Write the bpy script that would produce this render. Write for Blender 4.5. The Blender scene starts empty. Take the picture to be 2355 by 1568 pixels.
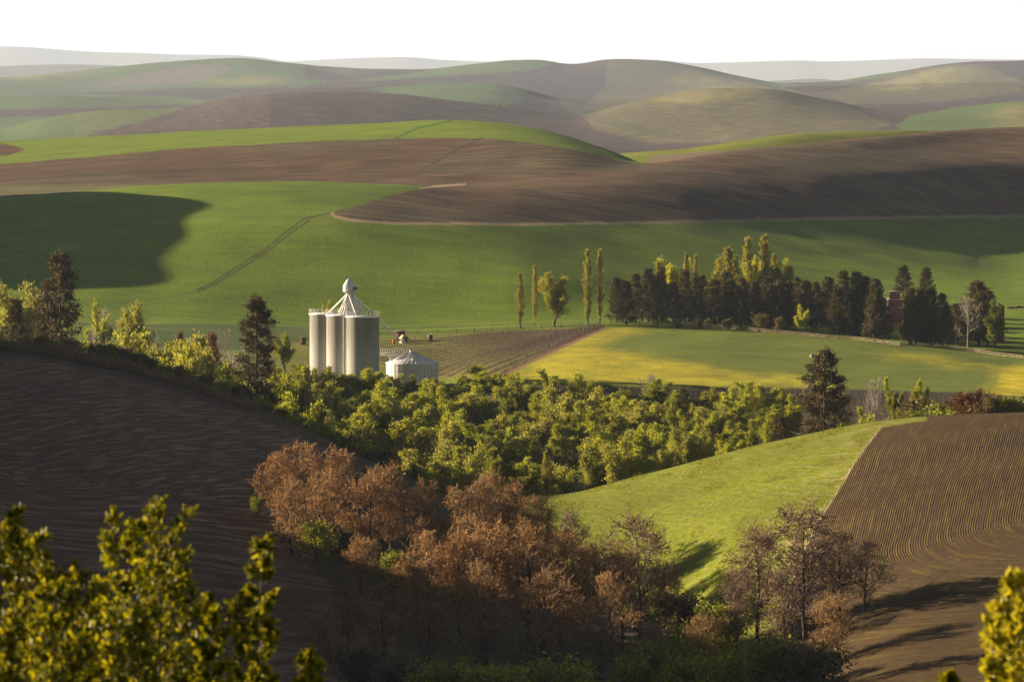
import bpy, math, numpy as np
from math import radians as R
sc = bpy.context.scene
COL = sc.collection
rng = np.random.default_rng(7)

# ------------------------------------------------------------------ camera, sky, sun
S = 1.8                      # one unit of "d" below is 1.8 m of depth
F = 6540.0                   # focal length in reference pixels at S = 1
HV = 130.0                   # eye level in the picture (reference height 1568, width 2354)
CX = 1177.0
cam = bpy.data.cameras.new('camera')
cam.sensor_width = 36.0
cam.lens = 36.0 * F * S / 2354.0
cam.shift_y = -(1568 / 2 - HV) / 2354.0
cam.clip_start = 0.5
cam.clip_end = 300000
cam.dof.use_dof = True
cam.dof.focus_distance = 1250
cam.dof.aperture_fstop = 8.5
camo = bpy.data.objects.new('camera', cam)
COL.objects.link(camo)
camo.location = (0, 0, 0)
camo.rotation_euler = (R(90), 0, 0)
sc.camera = camo

SUN_EL, SUN_AZ = 14.0, 68.0          # azimuth to the left of the view direction
world = bpy.data.worlds.new('World')
sc.world = world
world.use_nodes = True
wn = world.node_tree
sky = wn.nodes.new('ShaderNodeTexSky')
sky.sky_type = 'NISHITA'
sky.sun_disc = False
sky.sun_elevation = R(SUN_EL)
sky.sun_rotation = R(-SUN_AZ)
sky.air_density = 1.0
sky.dust_density = 1.0
sky.ozone_density = 1.5
bg = wn.nodes['Background']
hs = wn.nodes.new('ShaderNodeHueSaturation'); hs.inputs['Saturation'].default_value = 0.40; hs.inputs['Value'].default_value = 0.45
wn.links.new(sky.outputs[0], hs.inputs['Color']); wn.links.new(hs.outputs[0], bg.inputs[0])
bg.inputs[1].default_value = 0.05
# bright evening haze glow hugging the horizon (part of the sky itself, fades out a few degrees up)
tc = wn.nodes.new('ShaderNodeTexCoord'); sx = wn.nodes.new('ShaderNodeSeparateXYZ'); wn.links.new(tc.outputs['Generated'], sx.inputs[0])
gr = wn.nodes.new('ShaderNodeMapRange'); gr.interpolation_type = 'SMOOTHSTEP'
gr.inputs[1].default_value = 0.0; gr.inputs[2].default_value = 0.035; gr.inputs[3].default_value = 1.0; gr.inputs[4].default_value = 0.0
wn.links.new(sx.outputs[2], gr.inputs[0])
b2 = wn.nodes.new('ShaderNodeBackground'); b2.inputs[0].default_value = (1.0, 0.985, 0.96, 1)
gm = wn.nodes.new('ShaderNodeMath'); gm.operation = 'MULTIPLY'; gm.inputs[1].default_value = 0.58
gy = wn.nodes.new('ShaderNodeMapRange'); gy.inputs[1].default_value = -0.6; gy.inputs[2].default_value = 0.7; gy.inputs[3].default_value = 0.25; wn.links.new(sx.outputs[1], gy.inputs[0])
gp = wn.nodes.new('ShaderNodeMath'); gp.operation = 'MULTIPLY'; wn.links.new(gr.outputs[0], gp.inputs[0]); wn.links.new(gy.outputs[0], gp.inputs[1]); wn.links.new(gp.outputs[0], gm.inputs[0]); wn.links.new(gm.outputs[0], b2.inputs[1])
ad = wn.nodes.new('ShaderNodeAddShader'); wn.links.new(bg.outputs[0], ad.inputs[0]); wn.links.new(b2.outputs[0], ad.inputs[1])
wn.links.new(ad.outputs[0], wn.nodes['World Output'].inputs[0])
sun = bpy.data.lights.new('sun', 'SUN')
sun.energy = 5.0
sun.angle = R(0.5)
sun.color = (1.0, 0.80, 0.53)
suno = bpy.data.objects.new('sun', sun)
COL.objects.link(suno)
suno.rotation_euler = (R(90 - SUN_EL), 0, R(180 + SUN_AZ))
SD = np.array([-math.sin(R(SUN_AZ)) * math.cos(R(SUN_EL)), math.cos(R(SUN_AZ)) * math.cos(R(SUN_EL)), math.sin(R(SUN_EL))])
suno.rotation_euler = __import__('mathutils').Vector(SD).to_track_quat('Z', 'Y').to_euler()
sc.view_settings.view_transform = 'Standard'
sc.view_settings.look = 'None'
sc.view_settings.gamma = 1
sc.view_settings.exposure = 1.42
sc.cycles.max_bounces = 6
sc.cycles.diffuse_bounces = 3
sc.cycles.transmission_bounces = 3
sc.cycles.transparent_max_bounces = 6
sc.cycles.volume_bounces = 0

# ------------------------------------------------------------------ small helpers
def tag(o, label=None, cat=None, group=None, kind=None):
    if label: o['label'] = label
    if cat: o['category'] = cat
    if group: o['group'] = group
    if kind: o['kind'] = kind
    return o

def vnoise(x, y, seed=0):
    xi = np.floor(x).astype(np.int64); yi = np.floor(y).astype(np.int64)
    fx = x - xi; fy = y - yi
    fx = fx * fx * (3 - 2 * fx); fy = fy * fy * (3 - 2 * fy)
    def h(a, b):
        n = (a * 374761393 + b * 668265263 + seed * 982451653) & 0x7fffffff
        n = ((n ^ (n >> 13)) * 1274126177) & 0x7fffffff
        return ((n ^ (n >> 16)) & 0xffff) / 65535.0
    return (h(xi, yi) * (1 - fx) + h(xi + 1, yi) * fx) * (1 - fy) + (h(xi, yi + 1) * (1 - fx) + h(xi + 1, yi + 1) * fx) * fy

def pchip(xk, yk, x):
    """monotone cubic, 1-D"""
    xk = np.asarray(xk, float); yk = np.asarray(yk, float)
    if len(xk) == 1: return np.full_like(x, yk[0])
    h = np.diff(xk); dl = np.diff(yk) / h
    m = np.zeros_like(yk)
    if len(xk) > 2:
        w1 = 2 * h[1:] + h[:-1]; w2 = h[1:] + 2 * h[:-1]
        ok = dl[:-1] * dl[1:] > 0
        with np.errstate(all='ignore'):
            hm = (w1 + w2) / (w1 / dl[:-1] + w2 / dl[1:])
        m[1:-1] = np.where(ok, hm, 0)
    m[0] = dl[0]; m[-1] = dl[-1]
    x = np.clip(x, xk[0], xk[-1])
    i = np.clip(np.searchsorted(xk, x) - 1, 0, len(xk) - 2)
    t = (x - xk[i]) / h[i]
    return (yk[i] * (1 + 2 * t) * (1 - t) ** 2 + h[i] * m[i] * t * (1 - t) ** 2
            + yk[i + 1] * t * t * (3 - 2 * t) + h[i] * m[i + 1] * t * t * (t - 1))

def inpoly(px, py, poly):
    c = np.zeros(px.shape, bool)
    n = len(poly)
    for i in range(n):
        x1, y1 = poly[i]; x2, y2 = poly[(i + 1) % n]
        if y1 == y2: continue
        c ^= ((y1 > py) != (y2 > py)) & (px < (x2 - x1) * (py - y1) / (y2 - y1) + x1)
    return c

def polyline_dist(px, py, pts):
    d = np.full(px.shape, 1e9)
    for (x1, y1), (x2, y2) in zip(pts[:-1], pts[1:]):
        dx, dy = x2 - x1, y2 - y1
        t = np.clip(((px - x1) * dx + (py - y1) * dy) / (dx * dx + dy * dy), 0, 1)
        d = np.minimum(d, np.hypot(px - x1 - t * dx, py - y1 - t * dy))
    return d

# ------------------------------------------------------------------ terrain: profile curves (column, depth d, v | z if negative)
CURVES = [
 [(0, 2.5, -1.9)],
 [(0, 14, -6.5)],
 [(0, 24, -11.5)],
 [(0, 110, -37.0)],
 [(0, 270, -68.0), (1177, 280, -72.0), (2354, 270, -68.0)],
 [(-1600, 345, -66.0), (-300, 345, -70.0), (0, 345, -74.5), (700, 362, -78.5), (1200, 370, -81.5), (1700, 375, -82.5), (2100, 350, -79.5), (2354, 345, -77.5), (3300, 340, -70)],     # 5 ravine
 [(-1600, 400, -57.0), (-300, 400, -61), (0, 400, 1220), (400, 397, 1285), (750, 405, 1335), (1100, 408, 1420), (1500, 410, 1440), (1700, 404, 1395), (2000, 392, 1340), (2354, 385, 1290), (3300, 370, -58)],
 [(-1600, 470, -56.0), (-300, 470, -58), (0, 470, 990), (400, 445, 1075), (700, 437, 1160), (900, 432, 1240), (1200, 438, 1260), (1400, 440, 1225), (1700, 430, 1180), (2000, 420, 1140), (2354, 412, 1110), (3300, 400, 1050)],
 [(-1600, 570, -56), (-500, 570, -56), (0, 560, 802), (300, 545, 857), (600, 510, 948), (760, 480, 1020), (880, 455, 1080), (1050, 455, 1160), (1270, 460, 1152), (1450, 462, 1107), (1700, 462, 1042), (1900, 460, 1000), (2000, 458, 979), (2130, 455, 965), (2354, 450, 956), (3300, 440, 935)],  # 8 ridge
 [(-1600, 660, -82), (-500, 660, -84), (0, 650, -84), (300, 630, -86), (600, 590, -90), (900, 560, -93), (1400, 560, -94), (1900, 570, -90), (2354, 560, -84), (3300, 550, -75)],            # 9 behind the ridge
 [(-500, 700, -88), (0, 700, -90), (1100, 700, -92.5), (1350, 740, -94.0), (2354, 725, -91), (3300, 720, -86)],        # 10 valley / foot of bank
 [(-500, 760, -88), (0, 760, -89), (1000, 763, -90.3), (1150, 755, 884), (1350, 749, 884), (1900, 744, 892), (2354, 734, 908), (3300, 725, 930)],   # 11 bank edge
 [(-500, 860, 765), (0, 865, 765), (870, 880, 766), (1200, 888, 757), (1400, 892, 747), (1800, 880, 767), (2100, 862, 795), (2354, 847, 825), (3300, 800, 880)],   # 12 fence line
 [(0, 900, 742), (430, 902, 745), (870, 906, 752), (1400, 912, 738), (1800, 922, 734), (2160, 948, 716), (2354, 955, 708), (3300, 960, 720)],       # 13 foot of green hill
 [(-400, 940, 670), (0, 945, 650), (700, 948, 640), (1177, 950, 640), (1500, 985, 625), (1900, 1050, 618), (2160, 1090, 626), (2354, 1105, 640), (3300, 1090, 645)],
 [(-400, 990, 560), (0, 992, 550), (760, 1000, 497), (1000, 1003, 513), (1500, 1080, 512), (2000, 1215, 503), (2354, 1335, 497), (3300, 1400, 490)],
 [(-600, 1050, 470), (0, 1050, 455), (300, 1062, 431), (600, 1075, 418), (900, 1085, 424), (1100, 1100, 437), (1400, 1150, 425), (1800, 1270, 400), (2354, 1410, 370), (3300, 1480, 350)],  # 16 left crest
 [(-600, 1120, -60), (0, 1130, -55), (600, 1160, -54), (900, 1160, -52.6), (1100, 1160, 425), (1400, 1205, 398), (1800, 1315, 368), (2354, 1475, 330), (3300, 1540, 312)],   # 17
 [(-600, 1280, 400), (0, 1280, 378), (400, 1300, 345), (900, 1310, 320), (1100, 1300, 319), (1300, 1270, 342), (1480, 1262, 378), (1700, 1360, 345), (2000, 1435, 318), (2354, 1550, 293), (3300, 1620, 290)],  # 18 brown crest
 [(-600, 1430, 345), (0, 1430, 326), (500, 1450, 300), (900, 1440, 282), (1050, 1430, 276), (1200, 1400, 291), (1400, 1330, 346), (1480, 1300, 379), (1600, 1400, -55), (1800, 1480, -51), (2354, 1670, -47), (3300, 1740, -45)],  # 19 green crest
 [(-600, 1600, -75), (0, 1600, -72), (800, 1600, -66), (1300, 1500, -66), (1440, 1480, -60), (1600, 1520, -59), (1900, 1620, -58), (2354, 1710, -54)],  # 20 hidden dip
 [(-600, 1750, -78), (0, 1750, -75), (1200, 1750, -70), (1430, 1650, 358), (1600, 1660, 343), (1700, 1680, 326), (1850, 1700, 308), (2050, 1720, 302), (2354, 1790, 300)],  # 21 pale green strip
 [(-600, 2000, -80), (0, 2000, -76), (1177, 2050, -82), (2354, 2000, -76)],   # 22 valley
 [(-600, 2300, 330), (0, 2300, 325), (300, 2300, 315), (700, 2350, 305), (1177, 2400, 325), (1480, 2400, 345), (1800, 2400, 320), (2354, 2350, 290)],
 [(-600, 2800, 330), (0, 2800, 300), (120, 2800, 276), (230, 2800, 262), (400, 2800, 249), (560, 2800, 222), (700, 2800, 211), (900, 2800, 212), (1000, 2800, 224), (1177, 2820, 252), (1330, 2850, 268), (1420, 2850, 245), (1530, 2850, 222), (1650, 2850, 205), (1760, 2850, 206), (1900, 2850, 233), (2050, 2850, 262), (2200, 2830, 250), (2354, 2800, 228), (3300, 2800, 215)],  # 24
 [(-600, 3250, -77), (0, 3250, -66), (700, 3250, -62), (1100, 3200, 238), (1250, 3200, 258), (1480, 3200, -75), (1700, 3200, -62), (2000, 3150, 252), (2354, 3150, -60)],
 [(-600, 3600, 250), (0, 3600, 223), (130, 3600, 217), (300, 3600, 225), (430, 3600, 233), (600, 3600, 214), (760, 3600, 200), (860, 3600, 204), (1000, 3600, 197), (1130, 3600, 196), (1200, 3600, 206), (1300, 3600, 228), (1480, 3600, 225), (1700, 3600, 212), (1850, 3600, 208), (2000, 3600, 205), (2150, 3600, 200), (2354, 3600, 195), (3300, 3600, 205)],  # 26
 [(-600, 3950, -68), (0, 3950, -58), (600, 3950, -56), (900, 3950, -44), (1177, 3950, -46), (1400, 3950, -54), (1700, 3950, -50), (2000, 3950, -50), (2354, 3950, -40)],
 [(-600, 4300, 215), (0, 4300, 200), (200, 4300, 203), (420, 4300, 192), (640, 4300, 177), (800, 4300, 184), (980, 4300, 178), (1177, 4300, 172), (1400, 4300, 175), (1600, 4300, 180), (1800, 4300, 200), (1900, 4300, 206), (2050, 4300, 193), (2200, 4300, 170), (2354, 4300, 162)],
 [(-600, 4700, 210), (0, 4700, 185), (130, 4700, 172), (300, 4700, 151), (480, 4700, 138), (560, 4700, 136), (640, 4700, 144), (780, 4700, 155), (980, 4700, 160), (1060, 4700, 151), (1180, 4700, 141), (1240, 4700, 140), (1310, 4700, 151), (1420, 4700, 136), (1490, 4700, 137), (1600, 4700, 152), (1700, 4700, 176), (1800, 4700, 193), (1850, 4700, 192), (2050, 4700, 169), (2200, 4700, 146), (2280, 4700, 139), (2354, 4700, 139), (2700, 4700, 165), (3300, 4700, 190)],  # 29 skyline
 [(0, 5700, -105)],
 [(-600, 6800, 170), (0, 6800, 153), (140, 6800, 149), (250, 6800, 151), (360, 6800, 162), (600, 6800, 185), (1500, 6800, 200), (1790, 6800, 186), (1870, 6800, 182), (1990, 6800, 194), (2354, 6800, 215)],
 [(0, 8200, -110)],
 [(-600, 11000, 112), (0, 11000, 107), (60, 11000, 109), (140, 11000, 115), (220, 11000, 120), (300, 11000, 122), (420, 11000, 126), (520, 11000, 127), (600, 11000, 133), (660, 11000, 142), (740, 11000, 138), (800, 11000, 135), (870, 11000, 133), (930, 11000, 132), (1010, 11000, 138), (1110, 11000, 142), (1250, 11000, 143), (1330, 11000, 148), (1500, 11000, 139), (1600, 11000, 146), (1720, 11000, 143), (1830, 11000, 140), (1900, 11000, 142), (2040, 11000, 138), (2130, 11000, 135), (2200, 11000, 136), (2354, 11000, 138), (3300, 11000, 128)],
 [(0, 11600, -30)],
 [(0, 12000, -60)],
]
NROWS = [4, 5, 16, 26, 30, 60, 60, 60, 16, 24, 14, 120, 34, 56, 60, 44, 30, 40, 40, 20, 24, 20, 22, 56, 20, 40, 14, 30, 34, 10, 24, 10, 34, 10, 3]
US = np.concatenate([np.arange(-1700, -60, 12.0), np.arange(-60, 2420, 2.0), np.arange(2420, 3401, 12.0)])

def gauss_u(a, sig):
    """smooth over the even part of a column table (works on a fine even grid)"""
    k = int(sig * 3 / 4) + 1
    w = np.exp(-0.5 * (np.arange(-k, k + 1) * 4 / sig) ** 2); w /= w.sum()
    return np.convolve(np.pad(a, k, mode='edge'), w, mode='valid')

def build_nodes():
    ue = np.arange(-1700, 3404, 4.0)
    D, Z = [], []
    for ci, c in enumerate(CURVES):
        xs = [p[0] for p in c]; ds = [p[1] for p in c]
        zs = [(p[2] if p[2] < 0 else -(p[2] - HV) * p[1] / F) for p in c]
        d = pchip(xs, ds, ue); z = pchip(xs, zs, ue)
        sg = 16 if ci < 30 else 8
        if ci >= 22:
            d2 = 2000 + (d - 2000) * (3.2 if ci < 30 else 4.0)
            z = z * d2 / d; d = d2
        D.append(np.interp(US, ue, gauss_u(d, 30))); Z.append(np.interp(US, ue, gauss_u(z, sg)))
    return np.array(D), np.array(Z)

ND, NZ = build_nodes()
K = len(CURVES)
assert len(NROWS) == K - 1, (len(NROWS), K)
def slopes(D, Z):
    h = np.diff(D, axis=0); dl = np.diff(Z, axis=0) / h
    m = np.zeros_like(Z)
    w1 = 2 * h[1:] + h[:-1]; w2 = h[1:] + 2 * h[:-1]
    ok = dl[:-1] * dl[1:] > 0
    with np.errstate(all='ignore'):
        hm = (w1 + w2) / (w1 / dl[:-1] + w2 / dl[1:])
    m[1:-1] = np.where(ok, hm, 0)
    m[0] = dl[0]; m[-1] = dl[-1]
    return m
NM = slopes(ND, NZ)
gd, gz, gb = [], [], []          # grid of d, z, band position
for k in range(K - 1):
    n = NROWS[k]
    t = (np.arange(n) / n)[:, None]
    if k == K - 2: t = (np.arange(n + 1) / n)[:, None]
    h = (ND[k + 1] - ND[k])[None]
    if k < 5: tt = t ** 1.3
    else: tt = t
    gd.append(ND[k][None] + tt * h)
    gz.append(NZ[k] * (1 + 2 * tt) * (1 - tt) ** 2 + h * NM[k] * tt * (1 - tt) ** 2 + NZ[k + 1] * tt * tt * (3 - 2 * tt) + h * NM[k + 1] * tt * tt * (tt - 1))
    gb.append(k + tt + 0 * h)
GD = np.vstack(gd); GZ = np.vstack(gz); GB = np.vstack(gb)
GU = np.broadcast_to(US[None], GD.shape)
GX = (GU - CX) * GD * S / (F * S); GY = GD * S
# unseen hills added beyond the left edge, shaped to throw the evening shadows
def hump(x0, y0, ax, ay, h, rot=0.0):
    c, s = math.cos(rot), math.sin(rot)
    dx, dy = GX - x0, GY - y0
    a = (dx * c + dy * s) / ax; b = (-dx * s + dy * c) / ay
    return h * np.exp(-(a * a + b * b))
HUMPS = []
HUMPS = [(-300, 1842, 70, 66, 41), (-300, 1758, 70, 46, 29), (-300, 1926, 70, 48, 42), (-340, 2330, 60, 60, 28), (-145, 700, 50, 55, 28), (-145, 640, 50, 42, 32), (-124, 910, 24, 150, 20)]
for hp in HUMPS:
    GZ = GZ + hump(*hp) * np.clip((-70 - GU) / 120.0, 0, 1)
GZ = GZ + 0.5 * (vnoise(GX / 17, GY / 25, 3) - 0.5) * np.clip((GD - 360) / 100, 0, 1)
GZ = GZ + (18.0 * (vnoise(GX / 420 + 0.3 * GY / 900, GY / 1100, 5) - 0.5) + 6.0 * (vnoise(GX / 150, GY / 420, 6) - 0.5)) * np.clip((GD - 2400) / 600, 0, 1) * (GD < 16000)
GV = HV - F * GZ / GD

def ground_z(x, y):
    """terrain height at a world position"""
    d = y / S
    u = np.clip(CX + x * F / d, US[0], US[-1] - 1e-3)
    j = int(np.searchsorted(US, u)) - 1; j = max(j, 0)
    f = (u - US[j]) / (US[j + 1] - US[j])
    z0 = np.interp(d, GD[:, j], GZ[:, j]); z1 = np.interp(d, GD[:, j + 1], GZ[:, j + 1])
    return float(z0 * (1 - f) + z1 * f)

def at(u, d):
    """world point on the ground in column u at depth d"""
    x = (u - CX) * d / F; y = d * S
    return np.array([x, y, ground_z(x, y)])

def hit(u, v, d0, d1):
    """ground point nearest to the viewer in column u whose height in the picture is v, depth between d0 and d1"""
    j = int(np.argmin(abs(US - u)))
    m = (GD[:, j] >= d0) & (GD[:, j] <= d1)
    i = np.where(m)[0]
    k = i[np.argmin(abs(GV[i, j] - v))]
    return at(u, GD[k, j])

# ------------------------------------------------------------------ paint the fields on the terrain
C = dict(
 crop=(0.142, 0.212, 0.010), crop_b=(0.150, 0.178, 0.009), crop_dk=(0.050, 0.125, 0.012),
 soil=(0.098, 0.053, 0.029), soil_dk=(0.050, 0.034, 0.024), soil_pale=(0.20, 0.15, 0.10), straw=(0.36, 0.28, 0.17),
 far_dark_soil=(0.085, 0.047, 0.026), hill_soil=(0.088, 0.049, 0.028), hill_straw=(0.36, 0.26, 0.18),
 meadow=(0.145, 0.190, 0.022), yellow=(0.56, 0.47, 0.020), grass=(0.075, 0.105, 0.028),
 bank=(0.07, 0.06, 0.042), dryscrub=(0.065, 0.055, 0.030), row_green=(0.125, 0.105, 0.020), drill=(0.054, 0.027, 0.012),
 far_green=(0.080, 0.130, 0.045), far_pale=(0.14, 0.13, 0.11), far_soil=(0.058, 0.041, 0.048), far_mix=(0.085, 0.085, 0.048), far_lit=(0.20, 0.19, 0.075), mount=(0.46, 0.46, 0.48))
shape = GD.shape
fc = np.zeros(shape + (3,), np.float32); fc2 = np.zeros(shape + (3,), np.float32)
amp = np.zeros(shape, np.float32); fur = np.zeros(shape, np.float32); furamp = np.zeros(shape, np.float32)
sa = (GX / 9.0).astype(np.float32); sb = (GY / 3.0).astype(np.float32)      # along / across streak coordinates
bump = np.full(shape, 0.5, np.float32)
# jitter so that no border is ruled
jx = GU + (vnoise(GU / 14, GV / 6, 11) - 0.5) * 5 + (vnoise(GU / 90, GV / 30, 12) - 0.5) * 6
jy = GV + (vnoise(GU / 14, GV / 6, 13) - 0.5) * 2.2 + (vnoise(GU / 60, GV / 30, 14) - 0.5) * 2

def paint(mask, c, c2, a=0.3, bmp=None):
    fc[mask] = C[c]; fc2[mask] = C[c2]; amp[mask] = a
    if bmp is not None: bump[mask] = bmp

def band(a, b):
    return (GB >= a) & (GB < b)

def raydist(ox, oy, dx, dy):
    """distance to the ray from (ox, oy) along (dx, dy), and a coordinate that runs along the rows"""
    n = math.hypot(dx, dy); dx /= n; dy /= n
    px, py = GX - ox, GY - oy
    s = px * dx + py * dy
    w = px * -dy + py * dx
    r = np.hypot(px, py)
    across = np.where(s > 0, abs(w), r)
    along = np.where(s > 0, s * np.sign(w + 1e-9), np.arctan2(w, -s + 1e-9) * 0 + np.arctan2(s, abs(w) + 1e-6) * 30 * np.sign(w + 1e-9))
    return across.astype(np.float32), along.astype(np.float32)

def rows(mask, o, dvec, la, lc):
    ac, al = raydist(o[0], o[1], dvec[0], dvec[1])
    sa[mask] = (al / la)[mask]; sb[mask] = (ac / lc)[mask]
    return ac

def W(u, d): return ((u - CX) * d / F, d * S)

paint(band(0, 9.2), 'dryscrub', 'soil_dk', 0.5, 0.8)
paint(band(0, 4), 'grass', 'dryscrub', 0.5, 0.8)
# dark ploughed hill on the left
m = inpoly(jx, jy, [(-1700, 300), (-600, 640), (0, 760), (300, 820), (620, 930), (790, 1020), (850, 1090), (700, 1160), (640, 1230), (700, 1290), (770, 1345), (920, 1400), (900, 1640), (700, 1800), (-1700, 1800)]) & band(4.6, 8.25)
paint(m, 'hill_soil', 'hill_straw', 0.85, 0.5)
rows(m, W(190, 436), (32, 72), 9.0, 1.5)
mm = m & band(7.86, 8.25); amp[mm] = 0.25; fc[mm] = np.array(C['hill_soil']) * 0.8
mm = m & band(4.6, 5.93); sa[mm] = (GX / 9)[mm]; sb[mm] = (GY / 6 - GX / 9)[mm]; amp[mm] = 0.5
# green slope, tan strip and drilled brown field on the right
BND = [(2044, 955), (2020, 984), (1992, 1020), (1962, 1062), (1932, 1112), (1902, 1160), (1872, 1208), (1835, 1290), (1800, 1400), (1780, 1600)]
m = inpoly(jx, jy, [(1180, 1050), (1700, 950), (2130, 930), (2135, 968)] + BND[1:] + [(1500, 1600), (1480, 1440), (1330, 1330), (1200, 1240)]) & band(5.4, 8.6)
paint(m, 'crop_b', 'straw', 0.16, 1.0)
a = rows(m, W(2600, 430), (-35, 75), 6.0, 1.1)
q = np.clip(1 - polyline_dist(GU, GV, BND) / 120, 0, 1) * m
amp[m] = (0.15 + 0.5 * q)[m]
m = inpoly(jx, jy, [(2128, 967), (2354, 958), (3400, 900), (3400, 1700), (1780, 1700)] + BND[::-1][:-1]) & band(4.0, 8.25)
m |= (GU > 2140) & band(7.9, 8.9)
paint(m, 'drill', 'row_green', 0.0, 0.35)
ox, oy = W(2700, 398)
ac, al = raydist(ox, oy, 18.0, 120.0)
ac = ac + (vnoise(GX / 14, GY / 22, 21) - 0.5) * 0.5
fur[m] = (ac / 0.36)[m]; furamp[m] = 0.6; amp[m] = 0.55
sa[m] = (al / 11)[m]; sb[m] = (ac / 0.75)[m]
tram = m & (((ac / 9.0) % 1.0 < 0.035) | (((ac + 1.8) / 9.0) % 1.0 < 0.035)); fc[tram] = C['soil_dk']; furamp[tram] = 0; amp[tram] = 0
m2 = m & (polyline_dist(GU, GV, BND[1:]) < 5.5) & (GV < 1330)
paint(m2, 'straw', 'crop_b', 0.4, 0.6); furamp[m2] = 0

# valley floor
paint(band(8.25, 10) & (GU < 1150), 'dryscrub', 'grass', 0.5, 0.8)
paint(band(8.9, 10) & (GU >= 1150), 'dryscrub', 'grass', 0.5, 0.8)
paint(band(10, 12.001), 'meadow', 'grass', 0.35, 0.9)
paint(band(9.95, 10.93) & (GU > 1120), 'bank', 'soil_dk', 0.75, 0.9)
mm = band(9.95, 10.93) & (GU > 1120); sa[mm] = (GZ / 9)[mm]; sb[mm] = (GX / 1.3)[mm]
paint(band(12.0, 12.8), 'crop', 'grass', 0.35, 0.8)
paint(band(12.8, 13.0), 'grass', 'soil_dk', 0.6, 0.8)
yj = GV + (vnoise(GU / 50, GV / 12, 31) - 0.5) * 14; xj = GU + (vnoise(GU / 60, GV / 15, 32) - 0.5) * 30
for pl, st in (([(1150, 875), (1215, 838), (1290, 806), (1400, 752), (1490, 757), (1440, 772), (1400, 788), (1370, 802), (1480, 815), (1640, 845), (1790, 868), (1930, 878), (1900, 900), (1640, 892), (1340, 880), (1180, 885)], 0.8),
               ([(2010, 810), (2120, 815), (2240, 838), (2354, 846), (2354, 852), (2150, 845)], 0.55),
               ([(2305, 842), (2450, 835), (2500, 960), (2262, 930)], 1.25)):
    m = band(10.9, 12.0)
    wgt = sum(inpoly(xj[m] + ox_, yj[m] + oy_, pl).astype(float) for ox_, oy_ in ((0, 0), (26, 4), (-22, -5), (10, -8), (-12, 8), (40, 0), (-38, 2), (4, 5))) / 8.0
    k = (st * np.clip(0.50 + 0.6 * vnoise(GX / 4, GY / 9, 33), 0, 1))[m][:, None] * wgt[:, None]
    fc[m] = fc[m] * (1 - k) + np.array(C['yellow']) * k
m = inpoly(xj, yj, [(250, 742), (870, 752), (870, 800), (250, 800)]) & band(11, 13)
paint(m, 'grass', 'crop_dk', 0.4, 0.8)
m = inpoly(GU, GV, [(2150, 700), (3400, 700), (3400, 812), (2150, 805)]) & band(11.8, 13)
paint(m, 'crop', 'grass', 0.3, 0.8)
# vineyard ground: stripes follow the vine rows
VS = [(600, 800), (700, 806), (874, 806), (872, 835), (950, 868), (1050, 872), (1140, 868)]
VROW = 19
def vine_curve(k, n=24):
    t = k / (VROW - 1)
    L = [(870, 783), (872, 812), (880, 838), (960, 858), (1040, 866), (1140, 868)]
    E_ = [(1120, 765), (1200, 761), (1270, 758), (1330, 755), (1366, 752), (1389, 751)]
    ts = np.linspace(0, 1, len(L))
    s0 = (np.interp(t, ts, [p[0] for p in L]), np.interp(t, ts, [p[1] for p in L]))
    s1 = (np.interp(t, ts, [p[0] for p in E_]), np.interp(t, ts, [p[1] for p in E_]))
    A = hit(s0[0], s0[1], 755, 905); B = hit(s1[0], s1[1], 755, 905)
    q = np.linspace(0, 1, n)[:, None]
    P = A[None] * (1 - q) + B[None] * q
    nrm = np.array([B[1] - A[1], -(B[0] - A[0]), 0]); nrm /= np.linalg.norm(nrm)
    P = P + nrm * (6.5 * (1 - 0.9 * t)) * np.sin(q * math.pi) 
    for p in P: p[2] = ground_z(p[0], p[1])
    return P
VC = [vine_curve(k) for k in range(VROW)]
m = inpoly(GU, GV, [(600, 790), (870, 778), (1120, 764), (1390, 750), (1392, 756), (1144, 872), (600, 880)]) & band(10.9, 12.2)
paint(m, 'grass', 'soil_pale', 0.3, 0.6)
idx = np.where(m)
dv = np.full(len(idx[0]), 1e9)
for P in VC:
    dv = np.minimum(dv, polyline_dist(GX[idx], GY[idx], [(p[0], p[1]) for p in P]))
k = np.clip(2.0 - dv / 0.75, 0, 1)[:, None]
fc[idx] = np.array((0.165, 0.180, 0.028)) * (1 - k) + np.array((0.070, 0.038, 0.026)) * k
mm = (polyline_dist(GU, GV, [(1143, 869), (1215, 833), (1300, 794), (1392, 754)]) < 3) & band(10.9, 12.2)
fc[mm] = (0.22, 0.12, 0.085)

# the big green hill and the brown fields above it
paint(band(13, 18), 'crop', 'crop_dk', 0.30, 0.7)
m = band(13, 16.3)
a = rows(m, W(-300, 1100), (200, -50), 34.0, 6.0)
ln = np.clip(1.6 - abs(((a + 6 * vnoise(GX / 40, GY / 60, 44)) / 21.0) % 1.0 - 0.5) * 21.0 / 1.3, 0, 1) * 0.30 * (0.4 + 0.6 * vnoise(GX / 30, GY / 50, 45))
fc[m] = fc[m] * (1 - ln[m])[:, None] + np.array(C['crop_dk']) * ln[m][:, None]
xx = vnoise(GX / 60, GY / 90, 41)
fc[m] = (fc[m].T * (0.9 + 0.25 * xx[m])).T
BR = [(762, 490), (775, 484), (830, 470), (880, 455), (965, 434), (975, 428), (1010, 422), (1060, 300), (3400, 200), (3400, 490), (2354, 497), (1900, 503), (1500, 512), (1200, 516), (900, 513), (810, 505), (770, 497)]
m = inpoly(jx, jy, BR) & band(13.6, 16.3) | band(16.03, 18.02)
paint(m, 'far_dark_soil', 'straw', 0.45, 0.6)
rows(m, W(1020, 1070), (300, 90), 26.0, 3.2)
mm = m & (vnoise(GX / 90, GY / 130, 43) > 0.62); fc[mm] = (0.085, 0.062, 0.036)
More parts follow.
